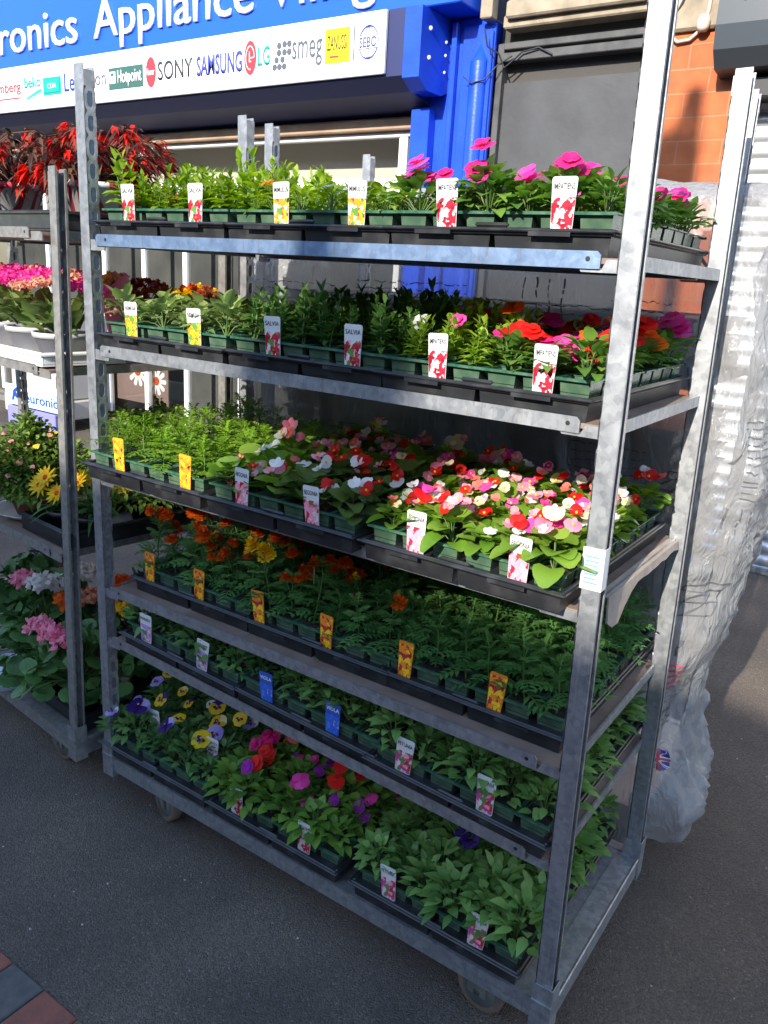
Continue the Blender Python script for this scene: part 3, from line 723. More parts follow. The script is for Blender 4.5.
def trailing_begonia(label, loc, rz, seed_n=120, spread=.2):
    T = thing('trailing_begonia', label, 'begonia', loc, rz, 'red trailing begonias on the left trolley')
    p = MB(); pot_mb(p, .085, .075); p.build('pot', [M['wrap_stripe'], M['soil']], T)
    f = MB(); tips = []
    for k in range(40):
        a = k*2.4+R.uniform(-.3,.3); sp = spread*R.uniform(.5, 1.1); hh = R.uniform(.02,.15)
        pts = [V(0,0,.07)]
        for t in (.3,.6,.85,1): pts.append(V(math.cos(a)*sp*t, math.sin(a)*sp*t, .07+hh*math.sin(t*2.2)*1.1-.03*t*t))
        f.tube(pts, [.003,.0025,.002,.0017,.0012], 4, 1, R.random(), False)
        for j, q in enumerate(pts[1:]):
            for _ in range(4):
                d = rdir(-30, 50, a+R.uniform(-1.3,1.3)); f.leaf(q, d, UP, R.uniform(.035,.065), R.uniform(.010,.017), .5, .3, 0, R.random(), 3, 'lance')
        tips.append((pts[-2], a)); tips.append((pts[-3], a))
    f.build('foliage', [M['lf_bronze'], M['stem_red']], T)
    for p, a in tips:
        if R.random() < .42:
            b = MB()
            for _ in range(R.randint(3, 6)):
                o = V(R.uniform(-.02,.02), R.uniform(-.02,.02), R.uniform(-.015,.02)); az = a+R.uniform(-.9,.9)
                for q in range(4): b.leaf(o, rdir(-60, -5, az+R.uniform(-.5,.5)), UP, R.uniform(.028,.045), .013, .3, .3, 0, R.random(), 3, 'lance')
            b.build('flower', [M['f_bell']], T, p)
    return T
TB = .0
trailing_begonia('bushy red begonia with bronze leaves on top of the left trolley, nearer its corner post', lt(-.16,.22,1.60), .3, spread=.21)
trailing_begonia('red begonia with bronze leaves on top of the left trolley, cut by the photo edge', lt(-.50,.17,1.60), 2.1, spread=.2)
trailing_begonia('small red begonia with bronze leaves at the back of the left trolley top', lt(-.36,.42,1.60), 4.0, spread=.17)
def flat_tray(label, x, y, z, w, d, h, m, rz, group=None, name='flat_tray', cat='tray'):
    mb = MB(); mb.box(0, w, 0, d, 0, .004)
    t = .006
    mb.box(0, w, 0, t, .0041, h, bev=.002); mb.box(0, w, d-t, d, .0041, h, bev=.002); mb.box(0, t, t+.0003, d-t-.0003, .0041, h, bev=.002); mb.box(w-t, w, t+.0003, d-t-.0003, .0041, h, bev=.002)
    mb.box(-.006, w+.006, -.006, -.0003, h-.01, h-.002, bev=.002); mb.box(w+.0003, w+.006, .0, d, h-.01, h-.002, bev=.002)
    o = mb.build(name, m, None, lt(x, y, z), rz); return tag(o, label, cat, group)
flat_tray('black shallow tray under the red begonias on the left trolley top', -1.2, .06, 1.545, 1.14, .44, .05, M['black'], LA)
flat_tray('white shallow tray under the pink kalanchoes on the left trolley', -.98, .0, 1.212, .92, .24, .035, M['pot_white'], LA)
flat_tray('black shallow tray holding the yellow flowers on the left trolley', -.30, .03, .717, .27, .46, .05, M['black'], LA)

def flower_ball(rad, n, pet, mats, sz=.007):
    mb = MB()
    for k in range(n):
        e = math.asin(1-1.25*(k+.5)/n); a = k*2.39996
        d = V(math.cos(a)*math.cos(e), math.sin(a)*math.cos(e), math.sin(e)); p = V(d.x*rad, d.y*rad, d.z*rad*.7)
        for q in range(pet):
            dd = (d*.35+rdir(-60, 60)).normalized(); mb.leaf(p, dd, d, sz*R.uniform(.9,1.4), sz, .05, -.2, 0, R.random(), 2, 'petal')
    return mb
def kalanchoe(label, loc, rz):
    T = thing('kalanchoe', label, 'kalanchoe', loc, rz, 'pink kalanchoes on the left trolley')
    p = MB(); pot_mb(p, .075, .07); p.build('pot', [M['pot_grey'], M['soil']], T)
    f = MB()
    for k in range(34):
        a = k*2.4; r = R.uniform(.02,.075); f.leaf((math.cos(a)*r*.7, math.sin(a)*r*.7, .06+.075*R.random()), rdir(20, 78, a), UP, R.uniform(.06,.09), R.uniform(.045,.062), .25, .3, 0, R.random(), 4, 'ovate', .04)
    f.build('foliage', [M['lf_kal']], T)
    for k in range(22):
        a = k*2.4; r = .105*math.sqrt((k+.5)/22); z = .175+.045*(1-(r/.11)**2)
        m = M['f_hot'] if k % 5 else M['f_peach']
        flower_ball(.022, 26, 3, None, .008).build('flower_head', [m], T, (math.cos(a)*r, math.sin(a)*r, z))
kalanchoe('pink kalanchoe in grey pot beside the left trolley post', lt(-.135,.10,1.222), .5)
kalanchoe('pink kalanchoe in grey pot, second from the left trolley post', lt(-.33,.12,1.222), 1.5)
kalanchoe('pink kalanchoe in grey pot, cut by the left photo edge', lt(-.53,.12,1.222), 2.6)
def mum(label, loc, rz, cols, rad=.1, h=.15):
    T = thing('chrysanthemum', label, 'chrysanthemum', loc, rz, 'chrysanthemums at the back of the left trolley')
    p = MB(); pot_mb(p, .06, .08); p.build('pot', [M['pot_black'], M['soil']], T)
    f = MB()
    for k in range(70):
        a = k*2.4; r = rad*math.sqrt((k+.5)/70); f.leaf((math.cos(a)*r*.7, math.sin(a)*r*.7, .07+(h-.09)*R.random()), rdir(-10, 50, a), UP, .04, .022, .4, .3, 0, R.random(), 3, 'ovate', .08)
    f.build('foliage', [M['lf_ger']], T)
    for k in range(34):
        a = k*2.4; r = rad*math.sqrt((k+.5)/34); z = h+.04*(1-(r/rad)**2)
        o = link('flower', R.choice(fw('mar', R.choice(cols)))[0], T, (math.cos(a)*r, math.sin(a)*r, z)); s = R.uniform(.75,1.05); o.scale = (s, s, s)
        o.rotation_euler = (R.uniform(-.5,.5), R.uniform(-.5,.5), 0)
mum('dark red chrysanthemum behind the pink paper bouquet', lt(-.30,.47,1.215), 0, ['f_darkred','f_rust'], .09, .17)
mum('rust red chrysanthemum between two others at the back of left trolley', lt(-.175,.44,1.215), 1, ['f_rust','f_darkred','f_rust'], .10, .15)
mum('golden orange chrysanthemum at the back right of the left trolley', lt(-.045,.47,1.215), 2, ['f_rust','f_mar','f_yellow'], .09, .165)
T = thing('wrapped_bouquet', 'bouquet in pink paper standing behind the left trolley post', 'bouquet', lt(-.145,.27,1.215)); T.scale = (.55,.55,.85)
b = MB(); n = 18; prof = ((.03,0),(.04,.06),(.06,.15),(.075,.22),(.082,.245)); vs = []; fs = []
for i, (r, h) in enumerate(prof):
    for k in range(n):
        a = 2*PI*k/n; q = 1+.16*math.cos(3*a+i*.4)*(i/4)+.05*R.uniform(-1,1); vs.append((r*q*math.cos(a), r*q*math.sin(a), h+.025*math.cos(2*a)*(i == 4)))
for i in range(4):
    for k in range(n): fs.append([i*n+k, i*n+(k+1) % n, (i+1)*n+(k+1) % n, (i+1)*n+k])
b.add(vs, fs, 0, .5, False); pb = b.build('paper_sleeve', leafmat('pink_paper', (.72,.20,.28), (.80,.30,.38), .35), T)
for k in range(7):
    a = k*.9; flower_ball(.022, 18, 3, None, .012).build('flower_head', [M[('f_peach','f_pink','f_yellow')[k % 3]]], T, (math.cos(a)*.04*(k > 0), math.sin(a)*.04*(k > 0), .255))
b = MB()
for k in range(14): b.leaf((0,0,.2), rdir(30,70), UP, .09, .02, .2, .3, 0, R.random())
b.build('foliage', [M['lf_pan']], T)

def bush(label, loc, rz, rad, h, n, potm, leafm, spots, leafL=.026, name='potted_bush', potr=.085, poth=.075, saucer=None, group=None, cat='pot plant'):
    T = thing(name, label, cat, loc, rz, group)
    p = MB(); pot_mb(p, potr, poth); p.build('pot', [potm, M['soil']], T)
    f = MB()
    for k in range(n):
        d = rdir(-15, 88); r = rad*R.uniform(.45, 1)
        lump = 1+.22*math.sin(d.x*5+rz)*math.cos(d.y*4+d.z*3)
        q = V(d.x*r*lump, d.y*r*lump, poth+.02+max(-.01, d.z)*(h-poth)*R.uniform(.55,1)*lump)
        f.leaf(q, (d+rdir(-40,60)*.8).normalized(), UP, leafL*R.uniform(.7,1.3), leafL*.55, .4, .3, 0, R.random(), 3, 'ovate')
        if k % 14 == 0: f.tube([(0,0,poth*.9), q*.5+V(0,0,poth*.4), q], [.003,.002,.0012], 4, 1, R.random(), False)
    f.build('foliage', [leafm, M['stem']], T)
    for d, kind, col, s in spots:
        me = R.choice(fw(kind, col))[0]; d = Vector(d)
        o = link('flower', me, T, (d.x*rad, d.y*rad, poth+d.z*(h-poth))); o.scale = (s, s, s)
        dd = (V(d.x, d.y, .3)+V(0,-.6,.3)).normalized(); o.rotation_euler = dd.to_track_quat('Z','Y').to_euler()
    return T
def rspots(n, kind, cols, s, front=True):
    out = []
    for _ in range(n):
        d = rdir(15, 80); 
        if front and d.y > .3: d.y = -d.y
        out.append(((d.x*1.02, d.y*1.02, d.z*1.02), kind, R.choice(cols), s*R.uniform(.8,1.2)))
    return out
b = MB(); b.lathe([(0,0),(.09,0),(.125,.022),(.13,.022),(.095,.004),(0,.004)], (0,0,0), 28)
tag(b.build('saucer', M['pot_white'], None, lt(-.42,.14,.714)), 'white saucer under the terracotta pot on the left trolley', 'saucer')
bush('leafy yellow green bush in terracotta pot on a white saucer', lt(-.42,.14,.7185), 0, .20, .255, 4200, M['terracotta'], M['lf_bush'], rspots(40,'beg',['f_peach','f_yellow','f_pink'],.55), .024)
bush('leafy bush with pale pink flowers behind the yellow flowers on left trolley', lt(-.15,.36,.722), 1.7, .20, .34, 2800, M['pot_black'], M['lf_bush'], rspots(34,'beg',['f_peach','f_pink','f_white','f_yellow'],.55), .023, potr=.07)
def gazania(label, loc, rz, heads):
    T = thing('yellow_flower_plant', label, 'pot plant', loc, rz, 'yellow flowers in the black tray')
    p = MB(); pot_mb(p, .05, .07); p.build('pot', [M['pot_black'], M['soil']], T)
    f = MB()
    for k in range(46): f.leaf((0,0,.06+.05*R.random()), rdir(5, 75), UP, R.uniform(.06,.11), .016, .5, .3, 0, R.random(), 3, 'lance')
    for x, y, z in heads: f.tube([(0,0,.06),(x*.6,y*.6,z*.7),(x,y,z)], .002, 5, 0, .5)
    f.build('foliage', [M['lf_pan']], T)
    for x, y, z in heads:
        b = MB()
        for l in range(2):
            for k in range(11):
                a = 2*PI*k/11+l*.3; b.leaf((0,0,.002*l), rdir(8+14*l, 22+14*l, a), UP, .040-.006*l, .014, .1, -.2, 0, R.random(), 3, 'lance')
        b.lathe([(0,.008),(.008,.006),(.009,0)], (0,0,0), 8, 1, .7)
        o = b.build('flower_head', [M['f_yellow'], M['f_mar']], T, (x,y,z)); o.rotation_euler = (R.uniform(.5,1.1), R.uniform(-.4,.4), 0)
gazania('yellow daisy-like flowers in the black tray beside the left trolley post', lt(-.175,.10,.722), .4, [(-.02,-.05,.17),(.02,-.06,.13),(-.055,-.03,.14),(.05,-.01,.15)])
gazania('yellow flowers in the black tray behind the left trolley post', lt(-.075,.13,.722), 2.0, [(.05,-.06,.15),(.04,.05,.16)])

def geranium(label, loc, rz, heads, rad=.16, h=.24, n=60):
    T = thing('geranium', label, 'geranium', loc, rz, 'geraniums on the bottom of the left trolley')
    p = MB(); pot_mb(p, .065, .09); p.build('pot', [M['pot_black'], M['soil']], T)
    f = MB()
    for k in range(n):
        d = rdir(-10, 80); r = rad*R.uniform(.5, 1); q = V(d.x*r, d.y*r, .09+max(0,d.z)*(h-.09)*R.uniform(.6,1))
        f.tube([(0,0,.09), q*.6+V(0,0,.05), q], [.0025,.002,.0015], 4, 1, R.random(), False)
        c = rdir(20, 75); lf = R.uniform(.02,.034); a0 = R.random()*6
        for j in range(7):          # a round scalloped leaf built from a fan
            a = a0+j*PI*2/7.6; e1 = c.orthogonal().normalized(); e2 = c.cross(e1)
            dd = (e1*math.cos(a)+e2*math.sin(a)+c*.18).normalized(); f.leaf(q, dd, c, lf, lf*.95, .2, .1, 0, min(1,max(0,R.gauss(.5,.15))), 3, 'petal')
    f.build('foliage', [M['lf_ger'], M['stem']], T)
    for (x, y, z), col in heads:
        b = flower_ball(.032, 30, 4, None, .0155); b.tube([(-x*.6,-y*.6,-(z-.1)),(0,0,0)], .002, 5, 1, .5)
        b.build('flower_head', [M[col], M['stem']], T, (x, y, z))
geranium('geranium with two pale pink flower heads on the left trolley bottom', lt(-.16,.12,.158), 0, [((-.075,-.09,.27),'f_pink'),((-.015,-.09,.265),'f_pink'),((.04,-.08,.255),'f_pink')], .19, .27, 150)
geranium('geranium with white and peach flower heads on the left trolley bottom', lt(-.42,.18,.158), 1, [((.02,-.06,.33),'f_white'),((.09,-.02,.345),'f_white'),((-.09,-.05,.35),'f_pink'),((.03,-.14,.30),'f_orange'),((.09,-.12,.30),'f_peach'),((-.04,-.12,.36),'f_white')], .20, .36, 230)
geranium('geranium with orange and red flower heads at the back of left trolley', lt(-.22,.37,.158), 0, [((.0,-.08,.34),'f_orange'),((.08,-.06,.35),'f_peach'),((.14,-.04,.33),'f_red'),((.02,-.1,.27),'f_yellow')], .19, .37, 170)
geranium('geranium with red flower heads behind the corner post of left trolley', lt(-.03,.35,.158), 2, [((.02,-.06,.26),'f_coral'),((.0,.05,.29),'f_white')], .14, .26, 60)
flat_tray('black shallow tray under the geraniums on the left trolley bottom', -1.2, .045, .152, 1.17, .45, .05, M['black'], LA)
geranium('geranium with lilac and white heads cut by the left photo edge', lt(-.60,.20,.158), 3, [((.03,-.08,.33),'f_white'),((.1,-.08,.30),'f_lilac'),((.0,-.12,.27),'f_pink')], .19, .37, 190)
geranium('leafy geranium without flowers between white and pale pink ones on left trolley', lt(-.30,.10,.158), 4, [((-.05,.0,.20),'f_lilac')], .15, .2, 90)
b = MB(); b.lathe([(0,0),(.04,0),(.05,.09),(.046,.09),(.037,.004),(0,.004)], (0,0,0), 20)
tag(b.build('plastic_cup', mat('cup_pale', (.55,.66,.78), .35), None, lt(-.445,.012,.152)), 'pale blue plastic cup standing at the left trolley bottom edge', 'cup')

# ---------------------------------------------------------------- printed plastic sheet round the rear trolley
from mathutils import noise as NZ
PATH = [V(-.13,.70,0),V(.2,.695,0),V(.7,.69,0),V(1.20,.69,0),V(1.32,.71,0),V(1.375,.79,0),V(1.36,.95,0),V(1.32,1.1,0),V(1.26,1.25,0)]
CUM = [0]
for i in range(1, len(PATH)): CUM.append(CUM[-1]+(PATH[i]-PATH[i-1]).length)
SL = CUM[-1]
def pathpt(s):
    s = max(0, min(SL-1e-5, s)); i = 0
    while CUM[i+1] < s: i += 1
    t = (s-CUM[i])/(CUM[i+1]-CUM[i]); p0 = PATH[max(i-1,0)]; p1 = PATH[i]; p2 = PATH[i+1]; p3 = PATH[min(i+2,len(PATH)-1)]
    p = .5*((2*p1)+(p2-p0)*t+(2*p0-5*p1+4*p2-p3)*t*t+(3*p1-p0-3*p2+p3)*t**3)
    d = (p2-p1).normalized(); return p, V(d.y, -d.x, 0)
ZT = 1.70
def S(s, z, off=0.0):
    p, n = pathpt(s); zz = min(z, ZT); side = max(0, min(1, (s-1.32)/.2))
    bulge = side*(.045*math.exp(-((zz-1.02)/.3)**2)+.012*math.exp(-((zz-.62)/.12)**2)-.02*math.exp(-((zz-1.6)/.15)**2)+.015*math.exp(-((zz-.16)/.06)**2)-.05*math.exp(-((zz-.42)/.2)**2)-.03*math.exp(-((zz)/.1)**2))
    q = V(s*2.3, zz*2.0, 1.7)
    w = NZ.noise(q)*.05*(.35+.65*side)+NZ.noise(V(s*7, zz*4.3, 5))*.024+NZ.ridged_multi_fractal(V(s*9+zz*1.2, zz*1.6-s*1.5, 9), .9, 2.1, 3, 1, 2)*.013+abs(NZ.noise(V(s*22-zz*3, zz*4+s*4, 2)))*.013*side+abs(NZ.noise(V(s*13+zz*2.5, zz*3, 12)))*.016+abs(NZ.noise(V(s*11+zz*9, zz*10-s*6, 21)))*.022*side
    over = max(0, z-ZT)
    o = p+n*(bulge+w*.9+off-.0); o.z = zz
    if over > 0:
        c = V(.6 if s < 1.1 else .9, 1.0, 0); k = min(1, over/.36)
        if s < 1.1: o.y = o.y+k*.5
        else: o = o.lerp(V(.95, 1.05, ZT), k*.8)
        o.z = ZT+.03*math.sin(k*PI)+NZ.noise(V(s*6, over*9, 3))*.035
    if zz < .25: o.z = zz+(.25-zz)*(.25+.5*NZ.noise(V(s*7, 0, 2)))
    return o
S0 = S
NS, NZN = 150, 110
zs = [.02+(ZT+.36-.02)*j/NZN for j in range(NZN+1)]
GR = random.Random(3); GRID = []
for j, z in enumerate(zs):
    row = []
    for i in range(NS+1):
        s_ = SL*i/NS; side = max(0, min(1, (s_-1.28)/.2)); ed = 1 if 0 < j < NZN else 0
        a = .30+.70*side
        row.append(S0(s_+GR.uniform(-.3,.3)*SL/NS*ed, z+GR.uniform(-.3,.3)*(zs[1]-zs[0])*ed, (GR.gauss(0,.0016)+NZ.noise(V(s_*34+z*3, z*7, 8))*.013+abs(NZ.noise(V(s_*15-z*9, z*12+s_*5, 30)))*.014-abs(NZ.noise(V(s_*24+z*16, z*14-s_*9, 41)))*.009)*a))
    GRID.append(row)
def S(s, z, off=0.0):          # the creased sheet itself: flat triangles between the grid points
    x = max(0, min(NS-1e-6, s/SL*NS)); y = max(0, min(NZN-1e-6, (z-zs[0])/(zs[1]-zs[0]))); i, j = int(x), int(y); u, v = x-i, y-j
    A, B, C, D = GRID[j][i], GRID[j][i+1], GRID[j+1][i+1], GRID[j+1][i]
    if (i+j) % 2: p = A+(B-A)*u+(C-B)*v if u > v else A+(C-D)*u+(D-A)*v
    else: p = A+(B-A)*u+(D-A)*v if u+v < 1 else C+(D-C)*(1-u)+(B-C)*(1-v)
    return p+pathpt(s)[1]*off
mb = MB(); vs = [p for r in GRID for p in r]; fs = []; n1 = NS+1
for j in range(NZN):
    for i in range(NS):
        a, b_, c, d = j*n1+i, j*n1+i+1, (j+1)*n1+i+1, (j+1)*n1+i
        fs += [[a,b_,c],[a,c,d]] if (i+j) % 2 else [[a,b_,d],[b_,c,d]]
mb.add(vs, fs, 0, .5, True)
pm = bpy.data.materials.new('clear_film'); pm.use_nodes = True; nt = pm.node_tree; b = nt.nodes['Principled BSDF']; out = nt.nodes['Material Output']
b.inputs['Base Color'].default_value = (.42,.42,.42,1); b.inputs['Roughness'].default_value = .09; b.inputs['Specular IOR Level'].default_value = .8
tr = nt.nodes.new('ShaderNodeBsdfTransparent'); tr.inputs[0].default_value = (.93,.93,.93,1); tl = nt.nodes.new('ShaderNodeBsdfTranslucent'); tl.inputs[0].default_value = (.42,.42,.42,1)
lw = nt.nodes.new('ShaderNodeLayerWeight'); lw.inputs[0].default_value = .45
mr = nt.nodes.new('ShaderNodeMapRange'); mr.inputs[3].default_value = .60; mr.inputs[4].default_value = .95
tc = nt.nodes.new('ShaderNodeTexCoord'); nn = nt.nodes.new('ShaderNodeTexNoise'); nn.inputs['Scale'].default_value = 16; nn.inputs['Detail'].default_value = 7; nn.inputs['Distortion'].default_value = 3.5
mpf = nt.nodes.new('ShaderNodeMapping'); mpf.inputs['Scale'].default_value = (1.6,1.6,.5); nt.links.new(tc.outputs['Object'], mpf.inputs[0]); nt.links.new(mpf.outputs[0], nn.inputs['Vector'])
bp = nt.nodes.new('ShaderNodeBump'); bp.inputs['Strength'].default_value = .75; bp.inputs['Distance'].default_value = .012; nt.links.new(nn.outputs['Fac'], bp.inputs['Height'])
nt.links.new(bp.outputs[0], b.inputs['Normal'])
m1 = nt.nodes.new('ShaderNodeMixShader'); m1.inputs[0].default_value = .3; nt.links.new(b.outputs[0], m1.inputs[1]); nt.links.new(tl.outputs[0], m1.inputs[2])
m2 = nt.nodes.new('ShaderNodeMixShader'); nt.links.new(lw.outputs['Facing'], mr.inputs[0]); nt.links.new(mr.outputs[0], m2.inputs[0])
nt.links.new(tr.outputs[0], m2.inputs[1]); nt.links.new(m1.outputs[0], m2.inputs[2]); nt.links.new(m2.outputs[0], out.inputs['Surface'])
FILM = pm
W = thing('plastic_sheet', 'crumpled clear printed plastic sheet wrapped round the trolley behind', 'plastic sheet', (0,0,0))
mb.build('film', FILM, W)
M['print'] = mat('print_black', (.10,.10,.105), .5); M['print_red'] = mat('print_red', (.45,.06,.08), .5); M['print_blue2'] = mat('print_navy', (.02,.04,.25), .5)
def ribbon(mb, pts, w, mt=0, off=.004):
    """a printed line following the sheet; pts in (distance along the sheet, height)"""
    seg = []
    for (a, b), (c, d) in zip(pts[:-1], pts[1:]):
        L = math.hypot(c-a, d-b); n = max(1, int(L/.008)); ux, uz = -(d-b)/L*w/2, (c-a)/L*w/2
        q = [(a+(c-a)*t/n, b+(d-b)*t/n) for t in range(n+1)]
        vs = []
        for s, z in q: vs += [S(s-ux, z-uz, off), S(s+ux, z+uz, off)]
        mb.add(vs, [[2*i, 2*i+1, 2*i+3, 2*i+2] for i in range(n)], mt, .5)
for (s0, z0, wd, rows, gap, vert) in ((.08,1.45,.30,7,.022,0),(.45,1.47,.34,8,.02,0),(.85,1.44,.32,8,.022,0),(1.15,1.46,.16,9,.02,0),(.95,1.50,.14,4,.03,1),(.35,1.06,.3,6,.02,0),(1.1,1.12,.2,6,.022,0),(1.48,1.22,.14,12,.016,0),(1.46,1.02,.06,3,.03,1),(1.42,.55,.1,5,.014,0),(.5,.85,.4,6,.02,0)):
    pr = MB()
    for k in range(rows):
        t = 0
        while t < wd:
            l = R.uniform(.006,.035); l = min(l, wd-t)
            if vert: ribbon(pr, [(s0+k*gap, z0-t), (s0+k*gap, z0-t-l)], .0035)
            else: ribbon(pr, [(s0+t, z0-k*gap), (s0+t+l, z0-k*gap)], .0026)
            t += l+R.uniform(.004,.009)
    pr.build('printed_text', M['print'], W)
def sketch(s0, z0, w, h, sk):
    pr = MB()
    c = lambda x, y: (s0+w*x+sk*y, z0+h*y)
    for a, b in (((0,0),(1,.1)),((1,.1),(1,.9)),((1,.9),(0,.8)),((0,.8),(0,0)),((0,.4),(1,.5)),((.2,.0),(.5,.85)),((.5,.05),(.8,.88)),((.1,.8),(.4,1.1)),((.4,1.1),(1.2,1.15)),((1.2,1.15),(1,.9))): ribbon(pr, [c(*a), c(*b)], .003)
    pr.build('printed_drawing', M['print'], W)
for a in ((1.40,.74,.09,.08,.02),(1.34,.60,.07,.06,0),(1.43,.42,.06,.06,.01),(1.30,1.0,.07,.08,.02)): sketch(*a)
for k in range(6):
    pr = MB(); s = R.uniform(1.3,1.55); z = R.uniform(.3,1.5); ribbon(pr, [(s,z),(s+R.uniform(-.05,.05), z+R.uniform(.02,.1))], .003); pr.build('printed_mark', M['print'], W)
rp = MB()
for k in range(5): ribbon(rp, [(1.40,.60-.016*k),(1.40+R.uniform(.05,.09),.60-.016*k)], .006)
rp.build('red_printing', M['print_red'], W)
def flag(s0, z0, w, h):
    f = MB()
    def quad(a, b, c, d, mt, off):
        n = 8
        for i in range(n):
            for j in range(n):
                def P(u, v):
                    x = (a[0]*(1-u)+b[0]*u)*(1-v)+(d[0]*(1-u)+c[0]*u)*v; y = (a[1]*(1-u)+b[1]*u)*(1-v)+(d[1]*(1-u)+c[1]*u)*v
                    return S(s0+w*x, z0+h*y, off)
                f.add([P(i/n,j/n), P((i+1)/n,j/n), P((i+1)/n,(j+1)/n), P(i/n,(j+1)/n)], [[0,1,2,3]], mt)
    quad((0,0),(1,0),(1,1),(0,1), 0, .003)
    for (x0,y0,x1,y1) in ((0,0,1,1),(0,1,1,0)):
        quad((x0,y0-.09*(1 if y0 < .5 else -1)*0+.0),(x0+.10,y0),(x1,y1),(x1-.10,y1), 1, .0042)
        quad((x0+.03,y0),(x0+.07,y0),(x1-.03,y1),(x1-.07,y1), 2, .0050)
    quad((.38,0),(.62,0),(.62,1),(.38,1), 1, .0058); quad((0,.33),(1,.33),(1,.67),(0,.67), 1, .0060)
    quad((.43,0),(.57,0),(.57,1),(.43,1), 2, .0070); quad((0,.41),(1,.41),(1,.59),(0,.59), 2, .0072)
    f.build('union_flag', [M['print_blue2'], M['white'], M['print_red']], W)
flag(1.29,.325,.075,.05); flag(1.415,.30,.07,.05); flag(1.20,.93,.07,.05)

# ---------------------------------------------------------------- ground
gm = bpy.data.materials.new('asphalt'); gm.use_nodes = True; nt = gm.node_tree; b = nt.nodes['Principled BSDF']; b.inputs['Roughness'].default_value = .85
tc = nt.nodes.new('ShaderNodeTexCoord')
vo = nt.nodes.new('ShaderNodeTexVoronoi'); vo.inputs['Scale'].default_value = 260
n1 = nt.nodes.new('ShaderNodeTexNoise'); n1.inputs['Scale'].default_value = 2.2; n1.inputs['Detail'].default_value = 9
n3 = nt.nodes.new('ShaderNodeTexNoise'); n3.inputs['Scale'].default_value = 260; n3.inputs['Detail'].default_value = 3
for x in (vo, n1, n3): nt.links.new(tc.outputs['Object'], x.inputs['Vector'])
r1 = nt.nodes.new('ShaderNodeValToRGB'); e = r1.color_ramp.elements; e[0].position = .0; e[0].color = (.074,.060,.049,1); e[1].position = 1; e[1].color = (.21,.195,.17,1)
x1 = e.new(.86); x1.color = (.145,.113,.088,1); x2 = e.new(.97); x2.color = (.13,.12,.11,1)
sp = nt.nodes.new('ShaderNodeSeparateColor'); nt.links.new(vo.outputs['Color'], sp.inputs[0]); nt.links.new(sp.outputs[0], r1.inputs[0])
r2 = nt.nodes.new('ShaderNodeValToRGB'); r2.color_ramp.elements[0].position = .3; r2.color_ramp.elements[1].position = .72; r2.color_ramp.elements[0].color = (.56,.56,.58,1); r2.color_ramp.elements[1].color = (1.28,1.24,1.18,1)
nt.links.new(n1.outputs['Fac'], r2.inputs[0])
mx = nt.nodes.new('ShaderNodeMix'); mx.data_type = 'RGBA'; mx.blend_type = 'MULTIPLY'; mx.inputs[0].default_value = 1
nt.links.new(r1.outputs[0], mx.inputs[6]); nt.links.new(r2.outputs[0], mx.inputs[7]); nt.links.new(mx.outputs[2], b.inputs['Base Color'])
bp = nt.nodes.new('ShaderNodeBump'); bp.inputs['Strength'].default_value = .9; bp.inputs['Distance'].default_value = .004
ad = nt.nodes.new('ShaderNodeMath'); ad.operation = 'SUBTRACT'; nt.links.new(n3.outputs['Fac'], ad.inputs[0]); nt.links.new(vo.outputs['Distance'], ad.inputs[1])
nt.links.new(ad.outputs[0], bp.inputs['Height']); nt.links.new(bp.outputs[0], b.inputs['Normal'])
gr = MB()          # loose grit, a few crumbs of soil and fallen petals
for _ in range(420):
    x, y = R.uniform(-1.2,2.4), R.uniform(-.47,2.6); r = R.choice([.0015,.002,.003,.0022])*R.uniform(.7,1.3); a = R.random()*6
    p = [(x+r*math.cos(a+k*1.257)*R.uniform(.7,1.2), y+r*math.sin(a+k*1.257)*R.uniform(.7,1.2), .0003) for k in range(5)]+[(x, y, r*.9)]
    gr.add(p, [[k, (k+1) % 5, 5] for k in range(5)], R.choice([0,0,1]), R.random())
tag(gr.build('loose_grit', [mat('grit_pale', (.42,.40,.36), .8), mat('grit_soil', (.03,.022,.016), .9)]), 'pale grit and soil crumbs scattered on the tarmac', 'grit', kind='stuff')
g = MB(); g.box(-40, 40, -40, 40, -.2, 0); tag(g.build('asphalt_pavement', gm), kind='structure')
# brick paving strip with a soldier course along its edge
BR = [mat('paver_red', (.27,.09,.06), .85, noise=(35,(.18,.07,.05),.3,.75), bump=(90,.5,.004)), mat('paver_grey', (.075,.07,.07), .85, noise=(40,(.12,.11,.10),.3,.75), bump=(90,.5,.004)), mat('paver_brown', (.16,.09,.06), .85, noise=(35,(.20,.12,.08),.3,.75), bump=(90,.5,.004))]
g = MB(); x = .434-.1135*26
for k in range(50):
    g.box(x+.002, x+.1115, -.480-.205, -.482, -.05, .006, {24:0,25:1,26:0,27:2}.get(k, R.choice([0,0,2,0,1])), .5, .004); x += .1135
for row in range(8):
    y1 = -.69-row*.105; x = -2.5+(row % 2)*.105
    for k in range(26):
        g.box(x+.002, x+.208, y1-.102, y1, -.05, .005, R.choice([0,0,0,2,1]), .5, .004); x += .21
tag(g.build('brick_paving', BR), kind='structure')

